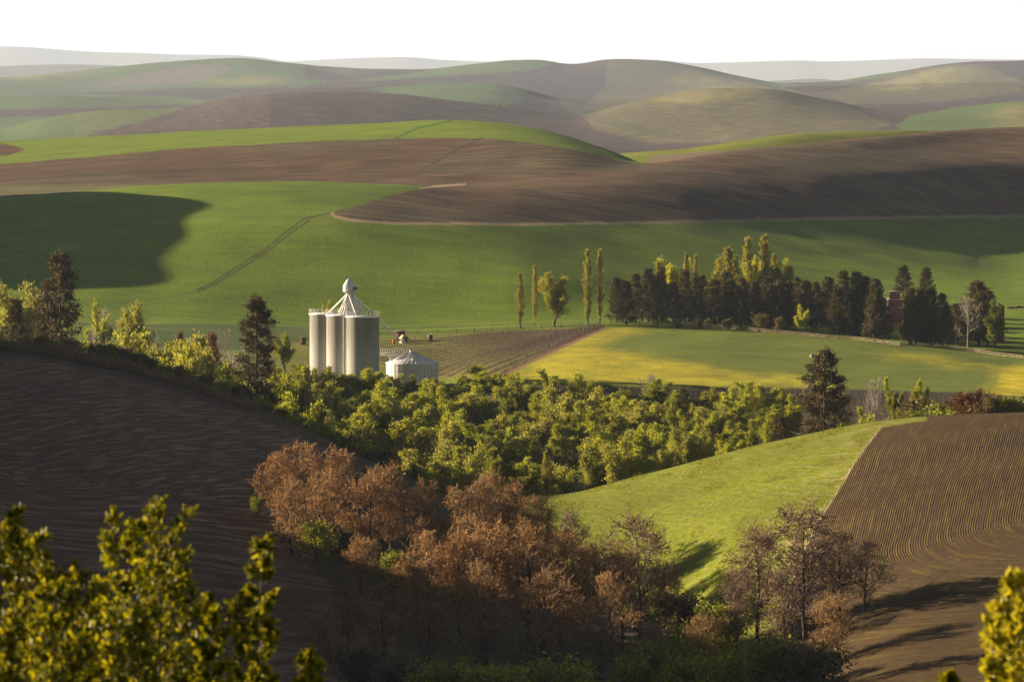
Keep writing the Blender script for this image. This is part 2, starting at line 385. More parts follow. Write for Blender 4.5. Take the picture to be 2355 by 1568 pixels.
mm = (polyline_dist(GU, GV, [(762, 491), (770, 498), (810, 507), (900, 514), (1200, 516), (1500, 512), (1900, 503), (2354, 497), (3400, 490)]) < 3) & band(14, 16)
paint(mm, 'straw', 'soil', 0.3)
mm = (polyline_dist(GU, GV, [(965, 434), (1000, 429), (1070, 424)]) < 2) & band(14, 18); paint(mm, 'straw', 'soil', 0.6)
m = band(16.03, 18.02) & (GU < 1100)
amp[m] = 0.32
mm = m & (GV > 425) & (GU < 350) & band(16.0, 17.5); fc[mm] = (0.12, 0.12, 0.04)
paint(band(18.02, 20.3), 'crop', 'crop_b', 0.35, 0.5)
m = inpoly(jx, jy, [(-60, 330), (20, 332), (58, 343), (20, 358), (-60, 362)]) & band(18, 19.2); paint(m, 'soil', 'soil_dk', 0.3)
paint(band(18.02, 20.2) & (GU > 1478), 'soil', 'straw', 0.3)
m = band(20.2, 21.3); paint(m, 'crop_b', 'crop', 0.3, 0.5)
m = inpoly(jx, jy, [(1480, 380), (1500, 360), (1600, 350), (1790, 339), (1700, 390)]) & band(20, 22); paint(m, 'soil_pale', 'soil', 0.3)
# wheel tracks in the crop
for tr in ([(448, 668), (480, 655), (540, 618), (600, 580), (660, 532), (700, 503), (760, 490)], [(455, 671), (490, 656), (552, 619), (612, 580), (668, 536), (712, 506)]):
    mm = (polyline_dist(GU, GV, tr) < 1.5) & band(13, 16); paint(mm, 'soil_dk', 'crop_dk', 0.3)
mm = (polyline_dist(GU, GV, [(450, 669), (400, 681), (340, 690), (250, 700)]) < 1.0) & band(13, 16); paint(mm, 'crop_dk', 'crop_dk', 0.3)
mm = (polyline_dist(GU, GV, [(965, 395), (1050, 345), (1110, 318)]) < 1.5) & band(16, 18.1); paint(mm, 'soil_dk', 'soil_dk', 0.3)
mm = (polyline_dist(GU, GV, [(910, 318), (960, 295), (1040, 278)]) < 2) & band(18, 20); paint(mm, 'crop_dk', 'crop_dk', 0.3)

# far hills
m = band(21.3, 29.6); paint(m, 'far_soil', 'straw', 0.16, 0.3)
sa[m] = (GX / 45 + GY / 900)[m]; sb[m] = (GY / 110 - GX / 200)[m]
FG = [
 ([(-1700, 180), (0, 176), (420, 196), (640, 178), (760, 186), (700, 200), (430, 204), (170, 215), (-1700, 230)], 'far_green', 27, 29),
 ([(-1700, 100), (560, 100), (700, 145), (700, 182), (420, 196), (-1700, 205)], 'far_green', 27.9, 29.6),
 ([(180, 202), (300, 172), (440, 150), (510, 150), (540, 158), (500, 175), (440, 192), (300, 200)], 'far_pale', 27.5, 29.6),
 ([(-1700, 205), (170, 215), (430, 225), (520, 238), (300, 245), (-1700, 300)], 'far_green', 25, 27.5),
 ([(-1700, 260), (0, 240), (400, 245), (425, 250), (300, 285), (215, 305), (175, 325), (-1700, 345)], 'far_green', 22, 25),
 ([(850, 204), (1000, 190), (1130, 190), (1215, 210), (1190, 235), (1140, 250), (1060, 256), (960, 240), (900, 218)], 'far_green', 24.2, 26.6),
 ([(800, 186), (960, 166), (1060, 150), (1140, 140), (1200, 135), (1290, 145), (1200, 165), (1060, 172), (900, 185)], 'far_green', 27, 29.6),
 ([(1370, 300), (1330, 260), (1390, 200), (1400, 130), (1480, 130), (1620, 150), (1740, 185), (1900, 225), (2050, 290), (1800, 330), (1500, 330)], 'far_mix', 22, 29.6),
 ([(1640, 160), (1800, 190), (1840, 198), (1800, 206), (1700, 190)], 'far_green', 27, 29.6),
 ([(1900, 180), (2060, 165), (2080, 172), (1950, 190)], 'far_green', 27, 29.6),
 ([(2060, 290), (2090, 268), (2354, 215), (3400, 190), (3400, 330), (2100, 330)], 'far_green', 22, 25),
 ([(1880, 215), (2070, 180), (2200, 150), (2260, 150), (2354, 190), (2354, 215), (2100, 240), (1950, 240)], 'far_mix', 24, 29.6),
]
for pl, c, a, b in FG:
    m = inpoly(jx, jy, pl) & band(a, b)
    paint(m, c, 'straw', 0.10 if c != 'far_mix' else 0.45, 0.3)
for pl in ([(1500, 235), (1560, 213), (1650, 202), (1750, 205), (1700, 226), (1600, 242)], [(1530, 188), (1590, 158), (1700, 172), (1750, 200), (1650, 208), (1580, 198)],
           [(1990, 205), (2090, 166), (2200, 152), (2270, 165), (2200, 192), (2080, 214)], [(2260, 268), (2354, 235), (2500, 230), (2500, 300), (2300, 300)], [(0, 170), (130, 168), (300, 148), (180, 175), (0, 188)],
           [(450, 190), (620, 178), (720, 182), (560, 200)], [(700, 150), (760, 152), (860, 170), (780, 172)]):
    m = band(22, 29.6)  # sunlit patches, painted into the colour of the far hills
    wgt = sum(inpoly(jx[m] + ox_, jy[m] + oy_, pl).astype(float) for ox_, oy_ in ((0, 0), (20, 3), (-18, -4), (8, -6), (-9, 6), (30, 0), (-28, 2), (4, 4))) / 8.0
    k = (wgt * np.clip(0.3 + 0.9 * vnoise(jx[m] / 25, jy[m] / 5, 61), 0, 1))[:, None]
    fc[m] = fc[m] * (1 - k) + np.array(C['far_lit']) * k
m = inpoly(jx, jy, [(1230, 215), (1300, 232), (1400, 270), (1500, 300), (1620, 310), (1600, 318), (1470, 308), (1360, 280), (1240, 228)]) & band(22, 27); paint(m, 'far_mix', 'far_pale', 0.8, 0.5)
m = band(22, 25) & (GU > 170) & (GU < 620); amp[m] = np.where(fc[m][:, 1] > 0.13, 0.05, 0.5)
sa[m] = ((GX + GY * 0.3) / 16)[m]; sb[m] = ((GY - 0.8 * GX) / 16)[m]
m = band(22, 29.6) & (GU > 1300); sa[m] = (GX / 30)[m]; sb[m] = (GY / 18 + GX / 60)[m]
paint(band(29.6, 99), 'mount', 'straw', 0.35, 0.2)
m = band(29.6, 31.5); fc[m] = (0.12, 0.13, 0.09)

# soften the borders a little, as real field edges are
def soften(a):
    b = a.copy()
    b[1:-1, 1:-1] = (a[1:-1, 1:-1] * 2 + a[:-2, 1:-1] + a[2:, 1:-1] + a[1:-1, :-2] + a[1:-1, 2:]) / 6
    return b
fc = soften(fc); amp = soften(amp); furamp = soften(furamp)

def mat(name):
    m = bpy.data.materials.new(name); m.use_nodes = True
    nt = m.node_tree; nt.nodes.clear()
    return m, nt
def nd(nt, t, **kw):
    n = nt.nodes.new(t)
    for k, v in kw.items():
        if k.startswith('_'): setattr(n, k[1:], v)
        else: n.inputs[k.replace('__', ' ')].default_value = v
    return n

def ground_material():
    m, nt = mat('field_soil_and_crop'); L = nt.links.new
    out = nd(nt, 'ShaderNodeOutputMaterial'); b = nd(nt, 'ShaderNodeBsdfPrincipled', Roughness=0.9)
    b.inputs['Specular IOR Level'].default_value = 0.15
    L(b.outputs[0], out.inputs[0])
    at_ = lambda n: nd(nt, 'ShaderNodeAttribute', _attribute_name=n)
    A1, A2, AM, ST = at_('fcol'), at_('fcol2'), at_('amp'), at_('streak')
    sep = nd(nt, 'ShaderNodeSeparateXYZ'); L(AM.outputs['Vector'], sep.inputs[0])      # x amp, y furrow amp, z bump
    n1 = nd(nt, 'ShaderNodeTexNoise', Scale=1.0, Detail=4.0, Roughness=0.6); L(ST.outputs['Vector'], n1.inputs['Vector'])
    r1 = nd(nt, 'ShaderNodeMapRange'); r1.inputs[1].default_value = 0.48; r1.inputs[2].default_value = 0.66
    L(n1.outputs[0], r1.inputs[0])
    f1 = nd(nt, 'ShaderNodeMath', _operation='MULTIPLY'); L(r1.outputs[0], f1.inputs[0]); L(sep.outputs[0], f1.inputs[1])
    mx = nd(nt, 'ShaderNodeMix', _data_type='RGBA'); L(f1.outputs[0], mx.inputs[0]); L(A1.outputs['Color'], mx.inputs[6]); L(A2.outputs['Color'], mx.inputs[7])
    # drill rows
    fs = nd(nt, 'ShaderNodeSeparateXYZ'); L(ST.outputs['Vector'], fs.inputs[0])
    FU = at_('fur')
    s = nd(nt, 'ShaderNodeMath', _operation='MULTIPLY'); L(FU.outputs['Fac'], s.inputs[0]); s.inputs[1].default_value = 2 * math.pi
    si = nd(nt, 'ShaderNodeMath', _operation='SINE'); L(s.outputs[0], si.inputs[0])
    rr = nd(nt, 'ShaderNodeMapRange'); rr.inputs[1].default_value = 0.15; rr.inputs[2].default_value = 0.95; L(si.outputs[0], rr.inputs[0])
    geo = nd(nt, 'ShaderNodeNewGeometry')
    n3 = nd(nt, 'ShaderNodeTexNoise', Scale=0.35, Detail=3.0); L(geo.outputs['Position'], n3.inputs['Vector'])
    r3 = nd(nt, 'ShaderNodeMapRange'); r3.inputs[1].default_value = 0.3; r3.inputs[2].default_value = 0.7; L(n3.outputs[0], r3.inputs[0])
    g = nd(nt, 'ShaderNodeMath', _operation='MULTIPLY'); L(rr.outputs[0], g.inputs[0]); L(sep.outputs[1], g.inputs[1])
    g2 = nd(nt, 'ShaderNodeMath', _operation='MULTIPLY'); L(g.outputs[0], g2.inputs[0]); L(r3.outputs[0], g2.inputs[1])
    mx2 = nd(nt, 'ShaderNodeMix', _data_type='RGBA'); L(g2.outputs[0], mx2.inputs[0]); L(mx.outputs[2], mx2.inputs[6]); mx2.inputs[7].default_value = (0.095, 0.095, 0.018, 1)
    # fine mottling
    n2 = nd(nt, 'ShaderNodeTexNoise', Scale=0.9, Detail=6.0, Roughness=0.7); L(geo.outputs['Position'], n2.inputs['Vector'])
    r2 = nd(nt, 'ShaderNodeMapRange'); r2.inputs[1].default_value = 0.25; r2.inputs[2].default_value = 0.75; r2.inputs[3].default_value = 0.62; r2.inputs[4].default_value = 1.4
    L(n2.outputs[0], r2.inputs[0])
    n4 = nd(nt, 'ShaderNodeTexNoise', Scale=0.045, Detail=4.0, Roughness=0.6); L(geo.outputs['Position'], n4.inputs['Vector'])
    r4 = nd(nt, 'ShaderNodeMapRange'); r4.inputs[1].default_value = 0.3; r4.inputs[2].default_value = 0.7; r4.inputs[3].default_value = 0.82; r4.inputs[4].default_value = 1.2
    L(n4.outputs[0], r4.inputs[0])
    mm_ = nd(nt, 'ShaderNodeMath', _operation='MULTIPLY'); L(r2.outputs[0], mm_.inputs[0]); L(r4.outputs[0], mm_.inputs[1])
    v = nd(nt, 'ShaderNodeVectorMath', _operation='SCALE'); L(mx2.outputs[2], v.inputs[0]); L(mm_.outputs[0], v.inputs['Scale'])
    L(v.outputs[0], b.inputs['Base Color'])
    # relief: clods, tufts, furrows
    h1 = nd(nt, 'ShaderNodeMath', _operation='MULTIPLY'); L(n2.outputs[0], h1.inputs[0]); h1.inputs[1].default_value = 0.55
    h2 = nd(nt, 'ShaderNodeMath', _operation='MULTIPLY'); L(n1.outputs[0], h2.inputs[0]); h2.inputs[1].default_value = 0.5
    h3 = nd(nt, 'ShaderNodeMath', _operation='MULTIPLY'); L(si.outputs[0], h3.inputs[0]); L(sep.outputs[1], h3.inputs[1])
    h4 = nd(nt, 'ShaderNodeMath', _operation='MULTIPLY'); L(h3.outputs[0], h4.inputs[0]); h4.inputs[1].default_value = 0.10
    h5 = nd(nt, 'ShaderNodeMath', _operation='ADD'); L(h1.outputs[0], h5.inputs[0]); L(h2.outputs[0], h5.inputs[1])
    h5b = nd(nt, 'ShaderNodeMath', _operation='MULTIPLY'); L(h5.outputs[0], h5b.inputs[0]); L(sep.outputs[2], h5b.inputs[1])
    h6 = nd(nt, 'ShaderNodeMath', _operation='ADD'); L(h5b.outputs[0], h6.inputs[0]); L(h4.outputs[0], h6.inputs[1])
    bp = nd(nt, 'ShaderNodeBump', Strength=1.0, Distance=0.6); L(h6.outputs[0], bp.inputs['Height']); L(bp.outputs[0], b.inputs['Normal'])
    return m
MG = ground_material()

def sheet(name, r0, r1):
    """rows r0..r1 of the terrain grid as one mesh"""
    x, y, z = GX[r0:r1 + 1], GY[r0:r1 + 1], GZ[r0:r1 + 1]
    n, w = x.shape
    co = np.stack([x, y, z], -1).reshape(-1, 3).astype(np.float32)
    i = (np.arange(n - 1)[:, None] * w + np.arange(w - 1)[None]).ravel()
    q = np.stack([i, i + 1, i + w + 1, i + w], -1).astype(np.int32)
    me = bpy.data.meshes.new(name)
    me.vertices.add(len(co)); me.vertices.foreach_set('co', co.ravel())
    me.loops.add(q.size); me.loops.foreach_set('vertex_index', q.ravel())
    me.polygons.add(len(q)); me.polygons.foreach_set('loop_start', np.arange(0, q.size, 4, dtype=np.int32))
    me.polygons.foreach_set('use_smooth', np.ones(len(q), bool))
    me.update(calc_edges=True)
    def att(nm, a):
        t = me.attributes.new(nm, 'FLOAT_VECTOR', 'POINT'); t.data.foreach_set('vector', np.ascontiguousarray(a.reshape(-1, 3), np.float32).ravel())
    sl = slice(r0, r1 + 1)
    att('fcol', fc[sl]); att('fcol2', fc2[sl])
    att('amp', np.stack([amp[sl], furamp[sl], bump[sl]], -1)); att('streak', np.stack([sa[sl], sb[sl], 0 * sa[sl]], -1))
    t = me.attributes.new('fur', 'FLOAT', 'POINT'); t.data.foreach_set('value', np.ascontiguousarray(fur[sl], np.float32).ravel())
    me.materials.append(MG)
    o = bpy.data.objects.new(name, me); COL.objects.link(o)
    return tag(o, kind='structure')
RS = np.concatenate([[0], np.cumsum(NROWS)])
sheet('ground', 0, RS[22])
sheet('hills', RS[22], RS[30])
sheet('mountains', RS[30], GD.shape[0] - 1)

# evening haze
def haze():
    me = bpy.data.meshes.new('haze')
    x, y0, y1, z0, z1 = 60000, -300, float(GY.max()) + 50, float(GZ.min()) - 1, float(GZ.max()) + 8
    co = [(sx, sy, sz) for sz in (z0, z1) for sy in (y0, y1) for sx in (-x, x)]
    me.from_pydata(co, [], [(0, 2, 3, 1), (4, 5, 7, 6), (0, 1, 5, 4), (2, 6, 7, 3), (0, 4, 6, 2), (1, 3, 7, 5)])
    o = bpy.data.objects.new('haze', me); COL.objects.link(o); tag(o, kind='stuff')
    m, nt = mat('haze_air')
    out = nd(nt, 'ShaderNodeOutputMaterial'); v = nd(nt, 'ShaderNodeVolumePrincipled')
    v.inputs['Color'].default_value = (0.58, 0.72, 1.0, 1); v.inputs['Density'].default_value = 1.65e-5; v.inputs['Anisotropy'].default_value = 0.3
    nt.links.new(v.outputs[0], out.inputs['Volume'])
    me.materials.append(m)
haze()

# ------------------------------------------------------------------ mesh tools
class MB:
    """collects vertices and faces; build() links one mesh object"""
    def __init__(s): s.v = []; s.q = []; s.t = []; s.n = 0
    def add(s, v, q=None, t=None):
        v = np.asarray(v, float).reshape(-1, 3)
        if q is not None and len(q): s.q.append(np.asarray(q, np.int64).reshape(-1, 4) + s.n)
        if t is not None and len(t): s.t.append(np.asarray(t, np.int64).reshape(-1, 3) + s.n)
        s.v.append(v); s.n += len(v); return s
    def box(s, c, size, rz=0.0):
        x, y, z = [k / 2 for k in size]
        v = np.array([(a, b, d) for d in (-z, z) for b in (-y, y) for a in (-x, x)])
        cr, sr = math.cos(rz), math.sin(rz)
        v = np.stack([v[:, 0] * cr - v[:, 1] * sr, v[:, 0] * sr + v[:, 1] * cr, v[:, 2]], -1) + np.array(c)
        return s.add(v, [(0, 2, 3, 1), (4, 5, 7, 6), (0, 1, 5, 4), (2, 6, 7, 3), (0, 4, 6, 2), (1, 3, 7, 5)])
    def tubes(s, p0, p1, r0, r1, n=3):
        p0 = np.asarray(p0, float).reshape(-1, 3); p1 = np.asarray(p1, float).reshape(-1, 3)
        N = len(p0); r0 = np.broadcast_to(r0, (N,)); r1 = np.broadcast_to(r1, (N,))
        d = p1 - p0; d = d / (np.linalg.norm(d, axis=1, keepdims=True) + 1e-9)
        ref = np.where(abs(d[:, 2:3]) > 0.9, np.array([[1.0, 0, 0]]), np.array([[0, 0, 1.0]]))
        a = np.cross(d, ref); a /= np.linalg.norm(a, axis=1, keepdims=True) + 1e-9; b = np.cross(d, a)
        th = np.arange(n) * 2 * math.pi / n
        ring = a[:, None] * np.cos(th)[None, :, None] + b[:, None] * np.sin(th)[None, :, None]
        v = np.concatenate([p0[:, None] + ring * r0[:, None, None], p1[:, None] + ring * r1[:, None, None]], 1)
        base = (np.arange(N) * 2 * n)[:, None]; i = np.arange(n)[None]; j = (i + 1) % n
        q = np.stack([base + j, base + i, base + n + i, base + n + j], -1)
        return s.add(v.reshape(-1, 3), q.reshape(-1, 4))
    def tube(s, pts, r, n=8, cap=True):
        pts = np.asarray(pts, float)
        s.tubes(pts[:-1], pts[1:], r, r, n)
        return s
    def lathe(s, prof, n=48, c=(0, 0, 0)):
        """prof: (radius, z) from the bottom up"""
        th = np.arange(n) * 2 * math.pi / n; m = len(prof)
        v = np.array([[(r * math.cos(t) + c[0], r * math.sin(t) + c[1], z + c[2]) for t in th] for r, z in prof]).reshape(-1, 3)
        q = [(k * n + i, k * n + (i + 1) % n, (k + 1) * n + (i + 1) % n, (k + 1) * n + i) for k in range(m - 1) for i in range(n)]
        return s.add(v, q)
    def leaves(s, c, d, nrm, ln, wd):
        """one rhombic leaf per row: base point, direction, width axis"""
        N = len(c); ln = np.broadcast_to(ln, (N,))[:, None]; wd = np.broadcast_to(wd, (N,))[:, None]
        sd = np.cross(d, nrm); sd /= np.linalg.norm(sd, axis=1, keepdims=True) + 1e-9
        v = np.stack([c, c + d * ln * 0.5 + sd * wd * 0.5, c + d * ln, c + d * ln * 0.5 - sd * wd * 0.5], 1)
        return s.add(v.reshape(-1, 3), np.arange(N * 4).reshape(-1, 4))
    def mesh(s, name, mt, smooth=False):
        me = bpy.data.meshes.new(name)
        v = np.concatenate(s.v).astype(np.float32)
        Q = np.concatenate(s.q) if s.q else np.zeros((0, 4), np.int64); T = np.concatenate(s.t) if s.t else np.zeros((0, 3), np.int64)
        me.vertices.add(len(v)); me.vertices.foreach_set('co', v.ravel())
        li = np.concatenate([Q.ravel(), T.ravel()]).astype(np.int32)
        me.loops.add(len(li)); me.loops.foreach_set('vertex_index', li)
        ls = np.concatenate([np.arange(len(Q)) * 4, len(Q) * 4 + np.arange(len(T)) * 3]).astype(np.int32)
        me.polygons.add(len(ls)); me.polygons.foreach_set('loop_start', ls)
        if smooth: me.polygons.foreach_set('use_smooth', np.ones(len(ls), bool))
        me.update(calc_edges=True); me.materials.append(mt)
        return me
    def build(s, name, mt, parent=None, loc=None, smooth=False):
        return link(name, s.mesh(name, mt, smooth), parent, loc)

def link(name, me, parent=None, loc=None):
    o = bpy.data.objects.new(name, me); COL.objects.link(o)
    if parent is not None: o.parent = parent
    if loc is not None: o.location = loc
    return o
def empty(name, loc, rz=0.0, scale=(1, 1, 1)):
    o = bpy.data.objects.new(name, None); COL.objects.link(o)
    o.location = loc; o.rotation_euler = (0, 0, rz); o.scale = scale; o.empty_display_size = 0.5
    return o

# ------------------------------------------------------------------ plant materials
def leaf_mat(name, c1, c2, trans=0.35, rough=0.6, spread=0.38):
    m, nt = mat(name); L = nt.links.new
    geo = nd(nt, 'ShaderNodeNewGeometry'); oi = nd(nt, 'ShaderNodeObjectInfo')
    mx = nd(nt, 'ShaderNodeMix', _data_type='RGBA'); mx.inputs[6].default_value = (*c1, 1); mx.inputs[7].default_value = (*c2, 1)
    L(geo.outputs['Random Per Island'], mx.inputs[0])
    r = nd(nt, 'ShaderNodeMapRange'); r.inputs[3].default_value = 1 - spread; r.inputs[4].default_value = 1 + spread; L(oi.outputs['Random'], r.inputs[0])
    s = nd(nt, 'ShaderNodeVectorMath', _operation='SCALE'); L(mx.outputs[2], s.inputs[0]); L(r.outputs[0], s.inputs['Scale'])
    b = nd(nt, 'ShaderNodeBsdfPrincipled', Roughness=rough); b.inputs['Specular IOR Level'].default_value = 0.25
    t = nd(nt, 'ShaderNodeBsdfTranslucent'); L(s.outputs[0], b.inputs['Base Color'])
    s2 = nd(nt, 'ShaderNodeVectorMath', _operation='MULTIPLY'); L(s.outputs[0], s2.inputs[0]); s2.inputs[1].default_value = (1.5, 1.35, 0.6)
    L(s2.outputs[0], t.inputs[0])
    ms = nd(nt, 'ShaderNodeMixShader'); ms.inputs[0].default_value = trans
    L(b.outputs[0], ms.inputs[1]); L(t.outputs[0], ms.inputs[2])
    out = nd(nt, 'ShaderNodeOutputMaterial'); L(ms.outputs[0], out.inputs[0])
    return m
def noisy_mat(name, c1, c2, scale=3.0, rough=0.85, bumpd=0.0, stretch=(1, 1, 1), metal=0.0, lo=0.35, hi=0.65, obj=True):
    m, nt = mat(name); L = nt.links.new
    tc = nd(nt, 'ShaderNodeTexCoord'); mp = nd(nt, 'ShaderNodeMapping'); mp.inputs['Scale'].default_value = stretch
    L(tc.outputs['Object'], mp.inputs[0])
    n = nd(nt, 'ShaderNodeTexNoise', Scale=scale, Detail=6.0, Roughness=0.6); L(mp.outputs[0], n.inputs['Vector'])
    r = nd(nt, 'ShaderNodeMapRange'); r.inputs[1].default_value = lo; r.inputs[2].default_value = hi; L(n.outputs[0], r.inputs[0])
    mx = nd(nt, 'ShaderNodeMix', _data_type='RGBA'); mx.inputs[6].default_value = (*c1, 1); mx.inputs[7].default_value = (*c2, 1); L(r.outputs[0], mx.inputs[0])
    b = nd(nt, 'ShaderNodeBsdfPrincipled', Roughness=rough, Metallic=metal); L(mx.outputs[2], b.inputs['Base Color'])
    b.inputs['Specular IOR Level'].default_value = 0.3
    if bumpd:
        bp = nd(nt, 'ShaderNodeBump', Strength=0.6, Distance=bumpd); L(n.outputs[0], bp.inputs['Height']); L(bp.outputs[0], b.inputs['Normal'])
    out = nd(nt, 'ShaderNodeOutputMaterial'); L(b.outputs[0], out.inputs[0])
    return m
M = dict(
 bark=noisy_mat('grey_brown_bark', (0.055, 0.042, 0.032), (0.14, 0.115, 0.09), 2.0, bumpd=0.05, stretch=(3, 3, 0.6)),
 bark_dark=noisy_mat('dark_bark', (0.030, 0.022, 0.018), (0.075, 0.052, 0.038), 2.0, bumpd=0.05, stretch=(3, 3, 0.6)),
 bark_red=noisy_mat('reddish_pine_bark', (0.05, 0.028, 0.02), (0.16, 0.085, 0.05), 2.0, bumpd=0.05, stretch=(3, 3, 0.6)),
 twig=noisy_mat('russet_twig_bark', (0.20, 0.105, 0.045), (0.52, 0.33, 0.15), 1.3),
 twig_dull=noisy_mat('grey_brown_twig_bark', (0.13, 0.085, 0.055), (0.36, 0.25, 0.17), 1.3),
 pale_twig=noisy_mat('pale_grey_twig_bark', (0.24, 0.20, 0.165), (0.38, 0.33, 0.28), 1.3),
 green=leaf_mat('cottonwood_leaf', (0.13, 0.165, 0.018), (0.40, 0.42, 0.05), 0.45),
 green_dk=leaf_mat('cottonwood_leaf_deep', (0.09, 0.13, 0.014), (0.32, 0.35, 0.040), 0.42),
 willow=leaf_mat('willow_leaf', (0.16, 0.19, 0.045), (0.36, 0.35, 0.09), 0.42, spread=0.2),
 spring=leaf_mat('fresh_yellow_green_leaf', (0.22, 0.25, 0.022), (0.46, 0.44, 0.04), 0.40, spread=0.2),
 poplar=leaf_mat('poplar_leaf', (0.20, 0.20, 0.035), (0.38, 0.34, 0.06), 0.35, spread=0.15),
 pine=leaf_mat('pine_needles', (0.034, 0.034, 0.012), (0.15, 0.115, 0.038), 0.15, spread=0.25),
 pine_red=leaf_mat('rusty_needles', (0.13, 0.058, 0.026), (0.27, 0.120, 0.050), 0.15),
 bud=leaf_mat('russet_buds', (0.18, 0.095, 0.042), (0.45, 0.265, 0.130), 0.35, spread=0.35),
 bud_dull=leaf_mat('dull_brown_buds', (0.15, 0.090, 0.050), (0.36, 0.225, 0.125), 0.3, spread=0.35),
 bud_olive=leaf_mat('olive_buds', (0.14, 0.11, 0.03), (0.32, 0.24, 0.07), 0.3, spread=0.2),
 near=leaf_mat('glossy_young_leaf', (0.020, 0.036, 0.003), (0.27, 0.25, 0.008), 0.45, rough=0.5, spread=0.15),
 near_pale=leaf_mat('glossy_pale_young_leaf', (0.20, 0.20, 0.012), (0.42, 0.37, 0.03), 0.45, rough=0.35, spread=0.1),
 dry=leaf_mat('dry_weed_stalk', (0.10, 0.075, 0.045), (0.24, 0.18, 0.11), 0.3, spread=0.0),
 brush=leaf_mat('olive_brush', (0.075, 0.060, 0.028), (0.19, 0.15, 0.065), 0.3, spread=0.25),
 sage=leaf_mat('grey_green_leaf', (0.07, 0.085, 0.055), (0.14, 0.15, 0.10), 0.3),
 tuft=leaf_mat('grass_blade', (0.11, 0.14, 0.012), (0.25, 0.25, 0.025), 0.35, spread=0.0),
)

# ------------------------------------------------------------------ plant skeletons
def unit(a): return a / (np.linalg.norm(a, axis=-1, keepdims=True) + 1e-9)
def grow(rg, H, r0, levels, trunk_bend=0.03, trunk_segs=9, lean=0.0):
    """levels: dicts(n, t0, t1, ang, length(t)->m, segs, up, wob, rr). Returns list of (P0,P1,R0,R1) per level and the twig arrays."""
    segs = []
    n = trunk_segs; z = np.linspace(0, H, n + 1)
    off = np.cumsum(rg.normal(0, trunk_bend * H / n, (n + 1, 2)), 0); off[0] = 0
    off[:, 0] += lean * z
    pts = np.concatenate([off, z[:, None]], 1)[None]
    rad = (r0 * (1 - 0.93 * np.linspace(0, 1, n + 1)))[None]
    segs.append((pts[:, :-1].reshape(-1, 3), pts[:, 1:].reshape(-1, 3), rad[:, :-1].ravel(), rad[:, 1:].ravel()))
    for lv in levels:
        N, m1, _ = pts.shape; k = lv['n']
        t = lv['t0'] + (lv['t1'] - lv['t0']) * (np.arange(k)[None] + rg.random((N, k))) / k
        ft = t * (m1 - 1); i = np.minimum(ft.astype(int), m1 - 2); f = (ft - i)[..., None]
        rows_ = np.arange(N)[:, None]
        base = pts[rows_, i] * (1 - f) + pts[rows_, i + 1] * f
        pd = unit(pts[rows_, i + 1] - pts[rows_, i])
        pr = rad[rows_, i] * (1 - f[..., 0]) + rad[rows_, i + 1] * f[..., 0]
        az = (np.arange(k)[None] * 2.39996 + rg.random((N, 1)) * 6.28 + rg.normal(0, 0.5, (N, k)))
        ref = np.where(abs(pd[..., 2:3]) > 0.95, np.array([1.0, 0, 0]), np.array([0, 0, 1.0]))
        a = unit(np.cross(pd, ref)); b = np.cross(pd, a)
        an = np.radians(lv['ang'] + rg.normal(0, lv.get('as', 8), (N, k)))[..., None]
        d = pd * np.cos(an) + (a * np.cos(az)[..., None] + b * np.sin(az)[..., None]) * np.sin(an)
        ln = lv['len'](t) * rg.uniform(0.75, 1.2, (N, k))
        base = base.reshape(-1, 3); d = unit(d.reshape(-1, 3)); ln = ln.ravel()
        ms = lv.get('segs', 3)
        P = [base]
        for q in range(ms):
            d = unit(d + np.array([0, 0, lv.get('up', 0.1)]) + rg.normal(0, lv.get('wob', 0.12), d.shape))
            P.append(P[-1] + d * (ln / ms)[:, None])
        pts = np.stack(P, 1)
        rb = np.minimum(pr.ravel() * lv.get('rr', 0.6), 9)
        rad = rb[:, None] * (1 - 0.8 * np.linspace(0, 1, ms + 1))[None]
        segs.append((pts[:, :-1].reshape(-1, 3), pts[:, 1:].reshape(-1, 3), rad[:, :-1].ravel(), rad[:, 1:].ravel()))
    return segs, pts

def wood_mesh(name, segs, mt, minr=0.02, sides=(8, 5, 3, 3, 3)):
    mb = MB()
    for (a, b, r0, r1), n in zip(segs, sides): mb.tubes(a, b, np.maximum(r0, minr), np.maximum(r1, minr * 0.7), n)
    return mb.mesh(name, mt, smooth=True)

def crown_mesh(name, rg, pts, per, ln, wd, mt, spread=0.15, along=0.5, flat=None, up=0.0, extra=None):
    """leaf faces scattered along the last twigs"""
    N, m1, _ = pts.shape
    t = rg.uniform(0.1, 1.0, (N, per)) * (m1 - 1); i = np.minimum(t.astype(int), m1 - 2); f = (t - i)[..., None]
    r_ = np.arange(N)[:, None]
    p = pts[r_, i] * (1 - f) + pts[r_, i + 1] * f
    ax = unit(pts[r_, i + 1] - pts[r_, i])
    p = (p + rg.normal(0, spread, p.shape)).reshape(-1, 3)
    d = unit(ax.reshape(-1, 3) * along + unit(rg.normal(0, 1, p.shape)) * (1 - along) + np.array([0, 0, up]))
    nr = unit(rg.normal(0, 1, p.shape) + (np.array([0, 0, 1.5]) if flat else 0))
    mb = MB(); k = rg.uniform(0.65, 1.3, len(p))
    mb.leaves(p, d, nr, ln * k, wd * k)
    nl = len(p)
    if extra: mb.add(np.concatenate(extra[0].v), np.concatenate(extra[0].q))
    me = mb.mesh(name, mt)
    if extra:
        me.materials.append(extra[1])
        me.polygons.foreach_set('material_index', (np.arange(len(me.polygons)) >= nl).astype(np.int32))
    return me

def oval(H, w, lo=0.25, top=0.25):
    return lambda t: w * np.clip(np.sin(np.clip((t - lo) / (1 - lo), 0, 1) ** 0.75 * math.pi * 0.86 + 0.30), 0.12, 1)

LIB = {}
def kind(name, H, variants): LIB[name] = (H, variants)

